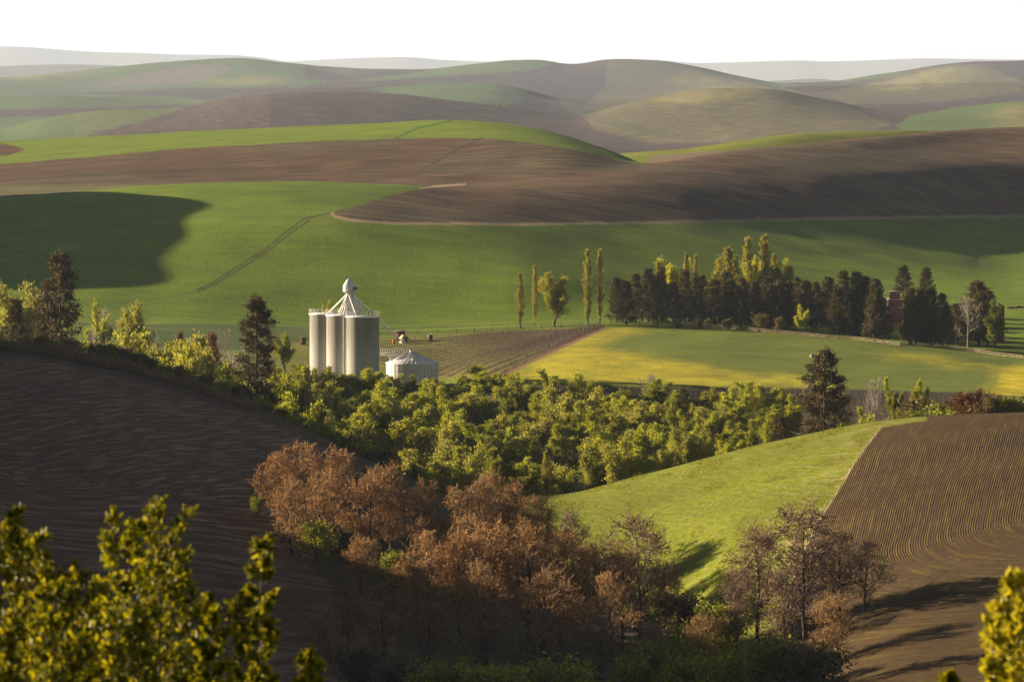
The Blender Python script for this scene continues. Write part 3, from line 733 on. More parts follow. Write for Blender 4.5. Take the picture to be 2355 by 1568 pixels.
def make_kinds():
    def plumes(sd, H, w, nl, leaf, ln, wd, per):
        """several leaders fanning from a short trunk, each a ragged plume"""
        rg = np.random.default_rng(sd)
        sg, tw = grow(rg, H * 0.42, 0.24, [
            dict(n=nl, t0=0.05, t1=1.0, ang=30, len=lambda t: H * 0.56 * w * np.random.default_rng(sd + 50).uniform(0.62, 1.12, t.shape) * (0.75 + 0.3 * t), segs=6, up=0.10, wob=0.10, rr=0.7),
            dict(n=13, t0=0.12, t1=1.0, ang=36, len=lambda t: (H * 0.17) * (1.08 - t) ** 0.8 * np.random.default_rng(sd + 60).uniform(0.6, 1.3, t.shape), segs=4, up=0.20, wob=0.13, rr=0.5),
            dict(n=6, t0=0.1, t1=1.0, ang=34, len=lambda t: 0.95 - 0.35 * t, segs=2, up=0.3, rr=0.5)], trunk_bend=0.08, trunk_segs=5)
        top = max(float(tw[..., 2].max()), 0.1); k = H / top
        sg = [(x0 * k, x1 * k, y0 * k, y1 * k) for x0, x1, y0, y1 in sg]; tw = tw * k
        return wood_mesh('trunk', sg[:3], M['bark']), crown_mesh('crown', rg, tw, per, ln, wd, M[leaf], 0.17, 0.65, up=0.45)
    for key, leafm, sd in (('cottonwood', 'green', 100), ('deep_cottonwood', 'green_dk', 200)):
        kind(key, 12.0, [plumes(sd + s, 12.0, [1.0, 1.15, 0.9, 1.05][s], [9, 11, 8, 10][s], leafm, 0.27, 0.135, 24) for s in range(4)])
    V = [plumes(300 + s, 8.0, 1.1, 9, 'willow', 0.27, 0.13, 13) for s in range(3)]
    kind('willow', 8.0, V)
    kind('spring_tree', 8.0, [(t, (lambda me: (me.materials.clear(), me.materials.append(M['spring']), me)[2])(c.copy())) for t, c in V])
    kind('green_willow', 8.0, [(t, (lambda me: (me.materials.clear(), me.materials.append(M['green']), me)[2])(c.copy())) for t, c in V])
    V = []
    for s in range(3):      # ponderosa pine, ragged
        rg = np.random.default_rng(400 + s); H = 22.0
        sg, tw = grow(rg, H, 0.36, [
            dict(n=74, t0=0.13, t1=0.995, ang=80, len=lambda t: (4.6 * (1 - t) ** 0.62 + 0.25) * np.random.default_rng(s).uniform(0.5, 1.18, t.shape), segs=3, up=0.07, wob=0.1, rr=0.28),
            dict(n=9, t0=0.28, t1=1.0, ang=40, len=lambda t: 1.0 - 0.3 * t, segs=2, up=0.22, wob=0.15, rr=0.5)], trunk_bend=0.02)
        V.append((wood_mesh('trunk', sg, M['bark_red'], 0.03), crown_mesh('crown', rg, tw, 20, 0.46, 0.13, M['pine'], 0.20, 0.35, up=0.35)))
    kind('ponderosa', 22.0, V)
    V = []
    for s in range(5):      # dense windbreak pine
        rg = np.random.default_rng(500 + s); H = 16.0; wdt = [3.4, 3.0, 3.8, 3.2, 3.5][s]
        sg, tw = grow(rg, H, 0.24, [
            dict(n=76, t0=0.02, t1=0.99, ang=66, len=lambda t: wdt * np.clip(1.03 - t, 0, 1) ** 0.72 * np.interp(t, [0, 0.15], [0.75, 1.0]) * 1.12 + 0.12, segs=3, up=0.12, rr=0.3),
            dict(n=8, t0=0.3, t1=1.0, ang=42, len=lambda t: 0.75 + 0 * t, segs=2, up=0.25, rr=0.5)], trunk_bend=0.02)
        V.append((wood_mesh('trunk', sg[:2], M['bark_dark'], 0.03), crown_mesh('crown', rg, tw, 13, 0.44, 0.16, M['pine'], 0.18, 0.35, up=0.4)))
    kind('windbreak_pine', 16.0, V)
    kind('rusty_pine', 16.0, [(t, (lambda me: (me.materials.clear(), me.materials.append(M['pine_red']), me)[2])(c.copy())) for t, c in V[:2]])
    V = []
    for s in range(3):      # lombardy poplar
        rg = np.random.default_rng(600 + s); H = 22.0
        sg, tw = grow(rg, H, 0.30, [
            dict(n=84, t0=0.05, t1=0.98, ang=34, len=lambda t: 3.9 * np.clip(np.sin(np.clip(t, 0, 1) ** 0.8 * 2.75 + 0.25), 0.2, 1), segs=3, up=0.32, wob=0.06, rr=0.3),
            dict(n=6, t0=0.15, t1=1.0, ang=24, len=lambda t: 0.8 + 0 * t, segs=2, up=0.3, rr=0.5)], trunk_bend=0.01)
        V.append((wood_mesh('trunk', sg, M['bark'], 0.03), crown_mesh('crown', rg, tw, 8, 0.42, 0.2, M['poplar'], 0.15, 0.6, up=0.4)))
    kind('poplar', 22.0, V)
    V = []; V2 = []
    for s in range(4):      # leafless budding tree, dense twigs
        rg = np.random.default_rng(700 + s); H = 14.0
        sg, tw = grow(rg, H * 0.86, 0.26, [
            dict(n=11, t0=0.1, t1=0.97, ang=50, len=lambda t, s=s: oval(H, 5.2, 0.0)(t) * np.random.default_rng(s + 9).uniform(0.6, 1.3, t.shape), segs=5, up=0.14, wob=0.26, rr=0.62),
            dict(n=8, t0=0.2, t1=1, ang=44, len=lambda t: 2.6 - 1.1 * t, segs=4, up=0.10, wob=0.28, rr=0.55),
            dict(n=7, t0=0.15, t1=1, ang=42, len=lambda t: 1.15 + 0 * t, segs=3, up=0.08, wob=0.3, rr=0.5),
            dict(n=3, t0=0.2, t1=1, ang=40, len=lambda t: 0.5 + 0 * t, segs=2, up=0.08, wob=0.3, rr=0.6)], trunk_bend=0.10, lean=rg.normal(0, 0.05))
        mb = MB()
        for (a, b, r0_, r1_), n_ in zip(sg[3:], (3, 3)): mb.tubes(a, b, np.maximum(r0_, 0.032), np.maximum(r1_, 0.026), n_)
        V2.append((None, crown_mesh('crown', rg, tw[::3], 1, 0.2, 0.08, M['bud_dull'], 0.07, 0.5, extra=(mb, M['twig_dull']))))
        V.append((wood_mesh('trunk', sg[:3], M['bark_dark'], 0.035), crown_mesh('crown', rg, tw, 2, 0.21, 0.075, M['bud'], 0.07, 0.5, extra=(mb, M['twig']))))
    kind('budding_tree', 14.0, V)
    def recol(c, m): me = c.copy(); me.materials[0] = M[m]; return me
    kind('dull_budding_tree', 14.0, [(v[0], recol(v[1], 'bud_dull')) for v in V])
    kind('sparse_tree', 14.0, [(v[0], w2[1]) for v, w2 in zip(V, V2)])
    kind('olive_budding_tree', 14.0, [(v[0], recol(v[1], 'bud_olive')) for v in V[::-1]])
    V = []
    for s in range(2):      # sparse bare tree
        rg = np.random.default_rng(800 + s); H = 12.0
        sg, tw = grow(rg, H * 0.85, 0.2, [
            dict(n=9, t0=0.18, t1=0.95, ang=42, len=oval(H, 4.4, 0.0), segs=4, up=0.14, wob=0.18, rr=0.6),
            dict(n=7, t0=0.2, t1=1, ang=40, len=lambda t: 2.2 - t, segs=4, up=0.1, wob=0.2, rr=0.55),
            dict(n=6, t0=0.15, t1=1, ang=38, len=lambda t: 0.9 + 0 * t, segs=2, up=0.1, wob=0.25, rr=0.5)], trunk_bend=0.06)
        mb = MB()
        a, b, r0_, r1_ = sg[3]; mb.tubes(a, b, np.maximum(r0_, 0.03), 0.022, 3)
        V.append((wood_mesh('trunk', sg[:3], M['pale_twig'], 0.04), mb.mesh('crown', M['pale_twig'])))
    kind('bare_tree', 12.0, V)
    for key, lm, sd in (('round_shrub', 'green', 900), ('brown_shrub', 'brush', 910), ('rust_shrub', 'pine_red', 920), ('sage_shrub', 'sage', 930), ('dark_shrub', 'green_dk', 940)):
        V = []
        for s in range(2):
            rg = np.random.default_rng(sd + s); H = 4.0
            sg, tw = grow(rg, H * 0.75, 0.08, [
                dict(n=22, t0=0.0, t1=0.95, ang=46, len=oval(H, 2.3, -0.1), segs=3, up=0.14, wob=0.15, rr=0.7),
                dict(n=7, t0=0.2, t1=1, ang=36, len=lambda t: 0.8 + 0 * t, segs=2, up=0.14, rr=0.6)], trunk_bend=0.03)
            V.append((wood_mesh('stem', sg, M['bark_dark'], 0.015), crown_mesh('foliage', rg, tw, 24, 0.24, 0.12, M[lm], 0.16, 0.4, up=0.2)))
        kind(key, 4.0, V)
make_kinds()

MINS = dict(cottonwood=0.95, deep_cottonwood=0.95, windbreak_pine=1.0, budding_tree=1.0, dull_budding_tree=1.0, olive_budding_tree=1.0, sparse_tree=1.0, willow=1.0, green_willow=1.0, ponderosa=0.95)
_cnt = {}
def plant(kd, u, d, h, label, name=None, cat='tree', group=None, w=1.0, var=None, sink=0.15):
    H, V = LIB[kd]
    i = _cnt.get(kd, 0); _cnt[kd] = i + 1
    v = V[(i if var is None else var) % len(V)]
    p = at(u, d)
    s = h / H; w = w * max(1.0, (MINS.get(kd, 0.0) / s) ** 0.8)
    rz = (i * 2.399 + 0.7) % 6.283
    r = empty(name or kd, (p[0], p[1], p[2] - sink), rz, (s * w, s * w, s))
    tag(r, label, cat, group)
    nm = ('stem', 'foliage') if v[0].name.startswith('stem') else ('trunk', 'crown')
    link(nm[0], v[0], r)
    link(nm[1], v[1], r)
    return r
def top_h(u, d, vtop):
    """height a plant needs at (u, d) for its top to show at vtop"""
    p = at(u, d)
    return -(vtop - HV) * d / F - p[2]
ORD = 'first second third fourth fifth sixth seventh eighth ninth tenth eleventh twelfth thirteenth fourteenth fifteenth sixteenth seventeenth eighteenth nineteenth twentieth'.split()
ORD += ['twenty-' + o for o in ORD[:9]] + ['thirtieth'] + ['thirty-' + o for o in ORD[:9]]
rp = np.random.default_rng(42)

# ---- riverside cottonwood grove, five rows deep
def grove(rowname, d, us, vtop, jit, kinds=('cottonwood', 'deep_cottonwood'), jv=17):
    for i, u in enumerate(us):
        u2 = u + rp.uniform(-jit, jit); d2 = d + rp.uniform(-17, 15) * (d < 730)
        h = top_h(u2, d2, vtop(u2) - 13 + rp.normal(0, jv))
        kd = kinds[int(rp.random() < 0.45) % len(kinds)] if rp.random() < 0.8 else 'willow'
        look = {'cottonwood': 'bright green', 'deep_cottonwood': 'deep green', 'willow': 'pale green'}[kd]
        plant(kd, u2, d2, max(h, 4.5), '%s cottonwood, %s from left in the riverside grove\'s %s' % (look, ORD[i], rowname), name='cottonwood_tree', group='cottonwoods in the riverside grove', w=rp.uniform(1.35, 1.8))
grove('back row', 738, np.arange(652, 1180, 35), lambda u: np.interp(u, [650, 700, 790, 870, 900, 1010, 1100, 1180], [842, 856, 858, 862, 874, 876, 868, 876]), 9, jv=5)
grove('row below the bank', 716, [1195, 1240, 1290, 1335, 1385, 1430, 1490, 1540, 1590, 1640, 1690, 1745, 1800], lambda u: np.interp(u, [1180, 1240, 1290, 1340, 1385, 1430, 1490, 1540, 1700, 1800], [880, 874, 866, 880, 912, 915, 884, 905, 898, 896]), 8, jv=5)
grove('second row', 688, np.arange(690, 1840, 47), lambda u: np.interp(u, [690, 1000, 1300, 1800], [905, 905, 925, 935]), 16)
grove('third row', 650, np.arange(760, 1800, 48), lambda u: np.interp(u, [760, 1000, 1300, 1750], [948, 945, 968, 978]), 18)
grove('fourth row', 610, np.arange(850, 1560, 50), lambda u: np.interp(u, [850, 1000, 1300, 1560], [990, 985, 1010, 1010]), 18)
grove('front row', 572, np.arange(930, 1290, 48), lambda u: np.interp(u, [930, 1100, 1290], [1040, 1050, 1075]), 16)
plant('bare_tree', 1492, 735, top_h(1492, 735, 852), 'pale leafless tree poking above the green grove before the yellow meadow', cat='tree', var=0, w=0.8)

# ---- bright bushes along the near green slope's crest
for u, vt, d, kd, w, lab in [
  (1256, 1038, 482, 'poplar', 1.5, 'slim bright green tree at the left end of the green slope crest'),
  (1300, 1078, 486, 'green_willow', 1.0, 'low leafy green tree beside the slim tree on the slope crest'),
  (1352, 1030, 490, 'willow', 1.1, 'pale leafy tree left of the big round tree on the slope crest'),
  (1418, 986, 496, 'willow', 1.15, 'biggest round pale green tree behind the green slope crest'),
  (1478, 1042, 494, 'green_willow', 1.0, 'green tree just right of the biggest round tree on the slope crest'),
  (1528, 1030, 494, 'willow', 1.0, 'pale green tree midway along the green slope crest'),
  (1572, 985, 500, 'willow', 1.0, 'tall pale willow with thin top behind the green slope crest'),
  (1622, 992, 500, 'willow', 1.0, 'pale willow with dry twigs right of the tallest willow on the crest'),
  (1668, 1012, 496, 'green_willow', 0.9, 'small green tree low on the upper half of the slope crest'),
  (1712, 1008, 500, 'willow', 0.9, 'pale bush left of the small dark pine on the slope crest'),
  (1755, 998, 505, 'green_willow', 0.7, 'narrow green bush touching the small dark pine on the crest')]:
    r = plant(kd, u, d, top_h(u, d, vt), lab, name='willow_tree' if kd != 'poplar' else 'young_poplar', group='leafy trees along the green slope crest', w=w)
plant('ponderosa', 1894, 560, top_h(1894, 560, 812), 'big dark ponderosa pine rising behind the green slope at right', name='ponderosa_pine', w=1.25, var=1)
plant('windbreak_pine', 1793, 520, top_h(1793, 520, 960), 'small dark pine at the left foot of the big pine on the slope', name='young_pine', w=1.1)
for u, vt, d, kd, w, nm, lab in [
  (1850, 1000, 530, 'green_willow', 0.8, 'willow_tree', 'yellow green sapling between the small and the big dark pine'),
  (1860, 862, 735, 'bare_tree', 0.9, 'bare_tree', 'greyish bare tree behind the crown of the big right pine'),
  (1905, 900, 715, 'brown_shrub', 1.6, 'brown_shrub', 'dull brown thicket right behind the big right pine'),
  (2010, 862, 690, 'bare_tree', 0.8, 'bare_tree', 'bare forked tree right of the big right pine'),
  (2055, 868, 690, 'cottonwood', 0.75, 'cottonwood_tree', 'tall thin green cottonwood right of the big pine near meadow'),
  (2120, 872, 690, 'cottonwood', 0.7, 'cottonwood_tree', 'leaning thin cottonwood between big pine and red brown bush'),
  (2080, 925, 640, 'deep_cottonwood', 0.9, 'cottonwood_tree', 'shorter dark green tree below the two thin cottonwoods'),
  (2010, 935, 620, 'deep_cottonwood', 0.9, 'cottonwood_tree', 'dark green tree nestling against the big pine right side'),
  (1985, 960, 560, 'green_willow', 1.2, 'willow_tree', 'low green bush between the big pine and crest of the hill'),
  (2145, 925, 590, 'brown_shrub', 1.5, 'brown_shrub', 'olive brown thicket just left of the red brown bush'),
  (2180, 938, 520, 'dark_shrub', 1.3, 'green_shrub', 'dark low shrub on the crest left of the red brown bush'),
  (2100, 945, 500, 'dark_shrub', 1.7, 'green_shrub', 'dark low shrub on the crest where the brown field begins'),
  (2235, 900, 490, 'rust_shrub', 1.35, 'rust_shrub', 'rounded red brown bush on the crest of the drilled field'),
  (2275, 910, 488, 'brown_shrub', 1.2, 'brown_shrub', 'brownish olive bush right of the red brown bush'),
  (2320, 912, 488, 'round_shrub', 1.2, 'green_shrub', 'green bush right of the red brown bush at the frame edge'),
  (2362, 925, 488, 'round_shrub', 1.2, 'green_shrub', 'rightmost bush on the crest, cut by the frame edge')]:
    plant(kd, u, d, top_h(u, d, vt), lab, name=nm, cat='shrub' if 'shrub' in nm else 'tree', w=w)

# ---- left: pines, willows and the trees behind the dark hill
for u, vt, d, kd, w, nm, lab in [
  (140, 592, 640, 'ponderosa', 1.05, 'ponderosa_pine', 'tall dark pine behind the upper left hill crest'),
  (112, 650, 645, 'ponderosa', 0.8, 'ponderosa_pine', 'smaller second top leaning on the tall left pine'),
  (35, 692, 630, 'ponderosa', 1.0, 'ponderosa_pine', 'short dark pine near the left edge of the picture'),
  (592, 688, 545, 'ponderosa', 1.12, 'ponderosa_pine', 'tall dark pine left of the concrete silos'),
  (45, 655, 760, 'willow', 0.9, 'willow_tree', 'pale yellow green tree behind the short left pine'),
  (88, 662, 765, 'willow', 0.75, 'willow_tree', 'pale tree partly hidden by the tall left pine'),
  (312, 690, 800, 'willow', 0.9, 'willow_tree', 'rounded pale tree standing alone before the green hill'),
  (222, 696, 790, 'green_willow', 0.75, 'willow_tree', 'thin olive tree right of the tall left pine'),
  (243, 700, 795, 'bare_tree', 0.7, 'bare_tree', 'bare leaning crown beside the thin olive tree'),
  (218, 745, 700, 'bare_tree', 0.5, 'bare_tree', 'pale pollarded stump tree below the olive tree'),
  (352, 745, 760, 'bare_tree', 0.5, 'bare_tree', 'pale pollarded tree below the lone rounded tree'),
  (514, 745, 740, 'bare_tree', 0.5, 'bare_tree', 'pale pollarded tree left of the silo side pine'),
  (265, 790, 690, 'bare_tree', 0.6, 'bare_tree', 'thin white barked sapling above the pale willows'),
  (485, 772, 720, 'rusty_pine', 0.9, 'rusty_tree', 'dull rusty tree among the pale willows'),
  (415, 770, 735, 'rusty_pine', 0.6, 'rusty_tree', 'small dark conical tree between two pale willows'),
  (655, 762, 800, 'green_willow', 1.1, 'willow_tree', 'shaded round tree between the pine and the silos'),
  (750, 690, 905, 'spring_tree', 0.75, 'willow_tree', 'small yellowish tree showing above the silo roof'),
  (560, 795, 700, 'bare_tree', 0.8, 'bare_tree', 'pale grey bare tree at the left foot of the silo side pine'),
  (530, 800, 690, 'bare_tree', 0.8, 'bare_tree', 'pale grey bare tree right of the pale willows'),
  (1096, 838, 765, 'dark_shrub', 1.0, 'olive_shrub', 'olive bush on the lower edge of the vineyard'),
  (1165, 858, 762, 'dark_shrub', 0.9, 'olive_shrub', 'small dark bush below the vineyard corner')]:
    plant(kd, u, d, top_h(u, d, vt), lab, name=nm, cat='shrub' if 'shrub' in nm else 'tree', w=w)
for i, (u, vt, d) in enumerate([(285, 788, 660), (322, 766, 672), (352, 762, 680), (392, 778, 668), (432, 768, 675), (470, 792, 662), (505, 800, 670), (300, 812, 640), (350, 818, 645), (405, 822, 640), (450, 835, 635), (500, 845, 632), (545, 850, 640), (540, 880, 610), (480, 872, 612), (430, 862, 618), (640, 858, 640), (672, 840, 690), (700, 868, 640), (660, 900, 600), (735, 880, 660)]):
    plant(['willow', 'willow', 'green_willow'][i % 3] if i < 16 else 'green_willow', u, d, top_h(u, d, vt), 'pale leafy willow, %s from the left behind the dark hill crest' % ORD[int(sorted([285, 322, 352, 392, 432, 470, 505, 300, 350, 405, 450, 500, 545, 540, 480, 430, 640, 672, 700, 660, 735]).index(u))], name='willow_tree', group='willows behind the dark hill', w=1.05)

# ---- windbreak of pines with poplars behind
wb = []
for u, vt, d in [(1418, 640, 905), (1440, 650, 897), (1462, 632, 900), (1490, 622, 906), (1520, 618, 905), (1512, 640, 896), (1548, 650, 898), (1574, 625, 902), (1600, 640, 896), (1614, 636, 905), (1642, 645, 897), (1668, 628, 906), (1680, 645, 896), (1704, 640, 899), (1735, 648, 896), (1762, 640, 900), (1770, 655, 893), (1790, 648, 897), (1812, 650, 898), (1850, 648, 900), (1876, 652, 894), (1905, 640, 905), (1940, 628, 900), (1968, 628, 905), (1990, 640, 902), (1925, 665, 885), (1948, 672, 884), (1975, 665, 888), (2010, 672, 886), (2030, 688, 880), (2077, 615, 935), (2130, 620, 925), (2090, 668, 880), (2095, 665, 884), (2120, 668, 888), (2140, 665, 895), (2165, 678, 888), (2105, 690, 872), (2140, 715, 868), (2178, 705, 885), (2012, 645, 900), (1832, 640, 905)]:
    wb.append((u, vt, d))
wb += [(1432 + 41 * k + (k * 37) % 17, 646 + (k * 23) % 14, 914) for k in range(14)]
for i, (u, vt, d) in enumerate(sorted(wb)):
    d = min(d, 869) if (u > 2000 and d < 910) else (min(d, 886) if u > 1930 and d < 910 else d)
    plant('windbreak_pine', u, d - 3, top_h(u, d - 3, vt), 'dark windbreak pine, %s from the left behind the rail fence' % ((ORD + ['fortieth'] + ['forty-' + o for o in ORD[:9]] + ['fiftieth'] + ['fifty-' + o for o in ORD[:9]])[i]), name='windbreak_pine', group='pines of the windbreak', w=1.2 + 0.15 * math.sin(i * 1.7))
for i, (u, vt, d) in enumerate([(1560, 728, 886), (1604, 722, 884), (1672, 725, 884), (1750, 715, 882), (1790, 722, 880)]):
    plant('brown_shrub', u, d, top_h(u, d, vt + 8), 'rusty brown shrub, %s from the left under the windbreak pines' % ORD[i], name='rust_shrub', cat='shrub', group='rusty shrubs under the windbreak', w=1.1)
for u, vt, d, kd, w, lab in [
  (1196, 632, 893, 'poplar', 1.15, 'slim yellow green poplar, leftmost above the vineyard'),
  (1229, 614, 895, 'poplar', 0.75, 'thin dull poplar left of the broad yellow tree'),
  (1273, 624, 895, 'spring_tree', 1.0, 'broad bright yellow green tree above the vineyard'),
  (1351, 578, 897, 'poplar', 1.0, 'tall poplar, left one of the pair before the windbreak'),
  (1379, 578, 897, 'poplar', 0.85, 'tall poplar, right one of the pair before the windbreak'),
  (1535, 596, 925, 'spring_tree', 0.9, 'bright yellow arching tree behind the windbreak left part'),
  (1513, 604, 925, 'poplar', 0.9, 'short poplar tip at the left of the arching yellow tree'),
  (1577, 588, 920, 'poplar', 0.9, 'poplar tip right of the arching yellow tree'),
  (1599, 590, 922, 'poplar', 0.7, 'thin greenish poplar tip behind the windbreak'),
  (1642, 594, 925, 'spring_tree', 0.85, 'broad yellow tree left of the many-tipped yellow tree'),
  (1672, 573, 928, 'poplar', 2.0, 'many-tipped yellow tree behind the middle of the windbreak'),
  (1690, 590, 930, 'poplar', 1.1, 'slim yellow tip right of the many-tipped yellow tree'),
  (1718, 552, 925, 'poplar', 1.15, 'tall slim poplar left of the tallest poplar'),
  (1758, 546, 925, 'poplar', 1.2, 'tallest poplar behind the windbreak'),
  (1740, 585, 922, 'spring_tree', 0.6, 'loose yellow crown left of the tallest poplar foot'),
  (1778, 588, 922, 'poplar', 1.0, 'slim yellow tip right of the tallest poplar'),
  (1802, 596, 922, 'spring_tree', 0.65, 'small loose yellow tree at the right end of the poplars'),
  (1841, 700, 878, 'spring_tree', 1.0, 'small bright green tree against the dark windbreak by the fence')]:
    plant(kd, u, d, top_h(u, d, vt), lab, name='poplar_tree' if kd == 'poplar' else 'yellow_green_tree', w=w)
plant('bare_tree', 2224, 868, top_h(2224, 868, 672), 'greyish white bare tree right of the windbreak', name='bare_tree', w=1.0, var=1)
plant('windbreak_pine', 2250, 874, top_h(2250, 874, 652), 'dark rounded evergreen behind the greyish bare tree', name='dark_evergreen', w=1.6)
plant('windbreak_pine', 2270, 872, top_h(2270, 872, 672), 'dark evergreen at the right side of the rounded evergreen', name='dark_evergreen', w=1.6)
plant('deep_cottonwood', 2286, 868, top_h(2286, 868, 688), 'dark green leafy tree at the right end beside the red shed', name='leafy_tree', w=1.0)
plant('windbreak_pine', 2202, 872, top_h(2202, 872, 700), 'low dark evergreen left of the greyish bare tree', name='dark_evergreen', w=1.5)

# ---- brown budding trees of the ravine
br = [  # u, top v, depth, kind, width, name, label
  (640, 1040, 423, 'budding_tree', 0.9, 'russet budding tree, leftmost of the upper ravine group'),
  (700, 1012, 426, 'budding_tree', 1.0, 'tallest russet budding tree at the left of the ravine'),
  (776, 1020, 428, 'budding_tree', 0.9, 'dark topped russet tree right of the tallest left one'),
  (745, 1085, 416, 'budding_tree', 1.0, 'russet tree in front of the tallest left budding tree'),
  (670, 1100, 412, 'budding_tree', 0.9, 'lower russet tree at the left front of the upper group'),
  (850, 1075, 418, 'budding_tree', 0.95, 'russet tree in the middle of the upper ravine group'),
  (895, 1055, 422, 'budding_tree', 0.85, 'pointed russet tree right of the middle of the upper group'),
  (975, 1100, 420, 'budding_tree', 0.8, 'small russet tree at the right end of the upper group'),
  (880, 1165, 428, 'olive_budding_tree', 1.0, 'olive brown tree below the upper russet group'),
  (815, 1190, 418, 'olive_budding_tree', 0.8, 'yellowish olive tree above the small bare trees'),
  (1070, 1105, 430, 'olive_budding_tree', 1.0, 'dark limbed tree, left part of the central high crown'),
  (1130, 1085, 432, 'dull_budding_tree', 1.05, 'tallest dark limbed tree of the central high crown'),
  (1185, 1110, 430, 'budding_tree', 0.9, 'reddish tree at the right of the central high crown'),
  (1240, 1135, 428, 'dull_budding_tree', 0.8, 'dark brown tree beside the left end of the green slope'),
  (1025, 1190, 420, 'olive_budding_tree', 0.9, 'olive brown tree left below the central high crown'),
  (1315, 1170, 415, 'sparse_tree', 0.7, 'gnarled small tree leaning over the green slope'),
  (830, 1225, 402, 'dull_budding_tree', 0.85, 'pale barked thin tree in the middle left of the ravine'),
  (985, 1215, 398, 'budding_tree', 1.0, 'russet tree, left one of the wide lower ravine band'),
  (1060, 1205, 396, 'budding_tree', 1.0, 'russet tree, second in the wide lower ravine band'),
  (1135, 1195, 398, 'budding_tree', 1.0, 'russet tree with dark trunk in the wide lower band'),
  (1215, 1200, 396, 'budding_tree', 1.0, 'russet tree at the centre of the wide lower band'),
  (1290, 1215, 396, 'budding_tree', 1.0, 'russet tree, fifth in the wide lower ravine band'),
  (1365, 1235, 396, 'budding_tree', 1.0, 'russet tree, sixth in the wide lower ravine band'),
  (1470, 1175, 402, 'sparse_tree', 0.95, 'tall crooked tree standing out against the green slope'),
  (1430, 1250, 394, 'budding_tree', 0.9, 'russet tree at the foot of the tall crooked tree'),
  (1530, 1290, 394, 'dull_budding_tree', 0.8, 'brown tree at the right end of the wide lower band'),
  (960, 1290, 388, 'budding_tree', 0.9, 'russet tree, lower left front of the wide band'),
  (1100, 1290, 386, 'dull_budding_tree', 1.0, 'dark trunked tree in front of the wide band, left'),
  (1250, 1300, 386, 'dull_budding_tree', 1.0, 'dark forked tree in front of the wide band, centre'),
  (1400, 1310, 386, 'budding_tree', 1.0, 'brown tree in front of the wide band, right'),
  (1745, 1190, 388, 'sparse_tree', 0.95, 'grey brown bare tree, left of the big right pair'),
  (1850, 1150, 384, 'sparse_tree', 1.05, 'biggest grey brown bare tree before the drilled field'),
  (1930, 1215, 386, 'sparse_tree', 0.9, 'spreading bare tree right of the biggest bare tree'),
  (1990, 1240, 384, 'sparse_tree', 0.75, 'slender leaning bare tree on the drilled field edge'),
  (1800, 1290, 376, 'sparse_tree', 0.85, 'low bare tree in front of the big right pair'),
  (1690, 1290, 384, 'sparse_tree', 0.7, 'small bare tree at the foot of the green slope'),
  (1915, 1360, 366, 'olive_budding_tree', 0.8, 'low olive brown bush-like tree at the bottom right'),
  (1620, 1400, 372, 'olive_budding_tree', 0.9, 'dark olive tree in the shade right of the ravine'),
  (800, 1345, 375, 'sparse_tree', 0.9, 'shaded bare tree, leftmost at the bottom of the ravine'),
  (880, 1330, 372, 'sparse_tree', 0.9, 'shaded bare tree, second from left at the ravine bottom'),
  (990, 1370, 368, 'sparse_tree', 0.95, 'shaded bare tree, third from left at the ravine bottom'),
  (1120, 1380, 366, 'sparse_tree', 1.0, 'shaded bare tree with thick trunk at the ravine bottom'),
  (1250, 1400, 364, 'sparse_tree', 1.0, 'shaded bare tree right of the thick trunk in the ravine'),
  (1380, 1410, 364, 'sparse_tree', 1.0, 'shaded bare tree in the right half of the ravine bottom'),
  (1500, 1420, 364, 'sparse_tree', 0.9, 'shaded bare tree, last on the right of the ravine bottom'),
  (730, 1400, 352, 'sparse_tree', 0.9, 'shaded bare tree beside the foreground saplings')]
for u, vt, d, kd, w, lab in br:
    plant(kd, u, d, top_h(u, d, vt), lab, name='budding_tree', group='budding brown trees in the ravine', w=w * 1.05)
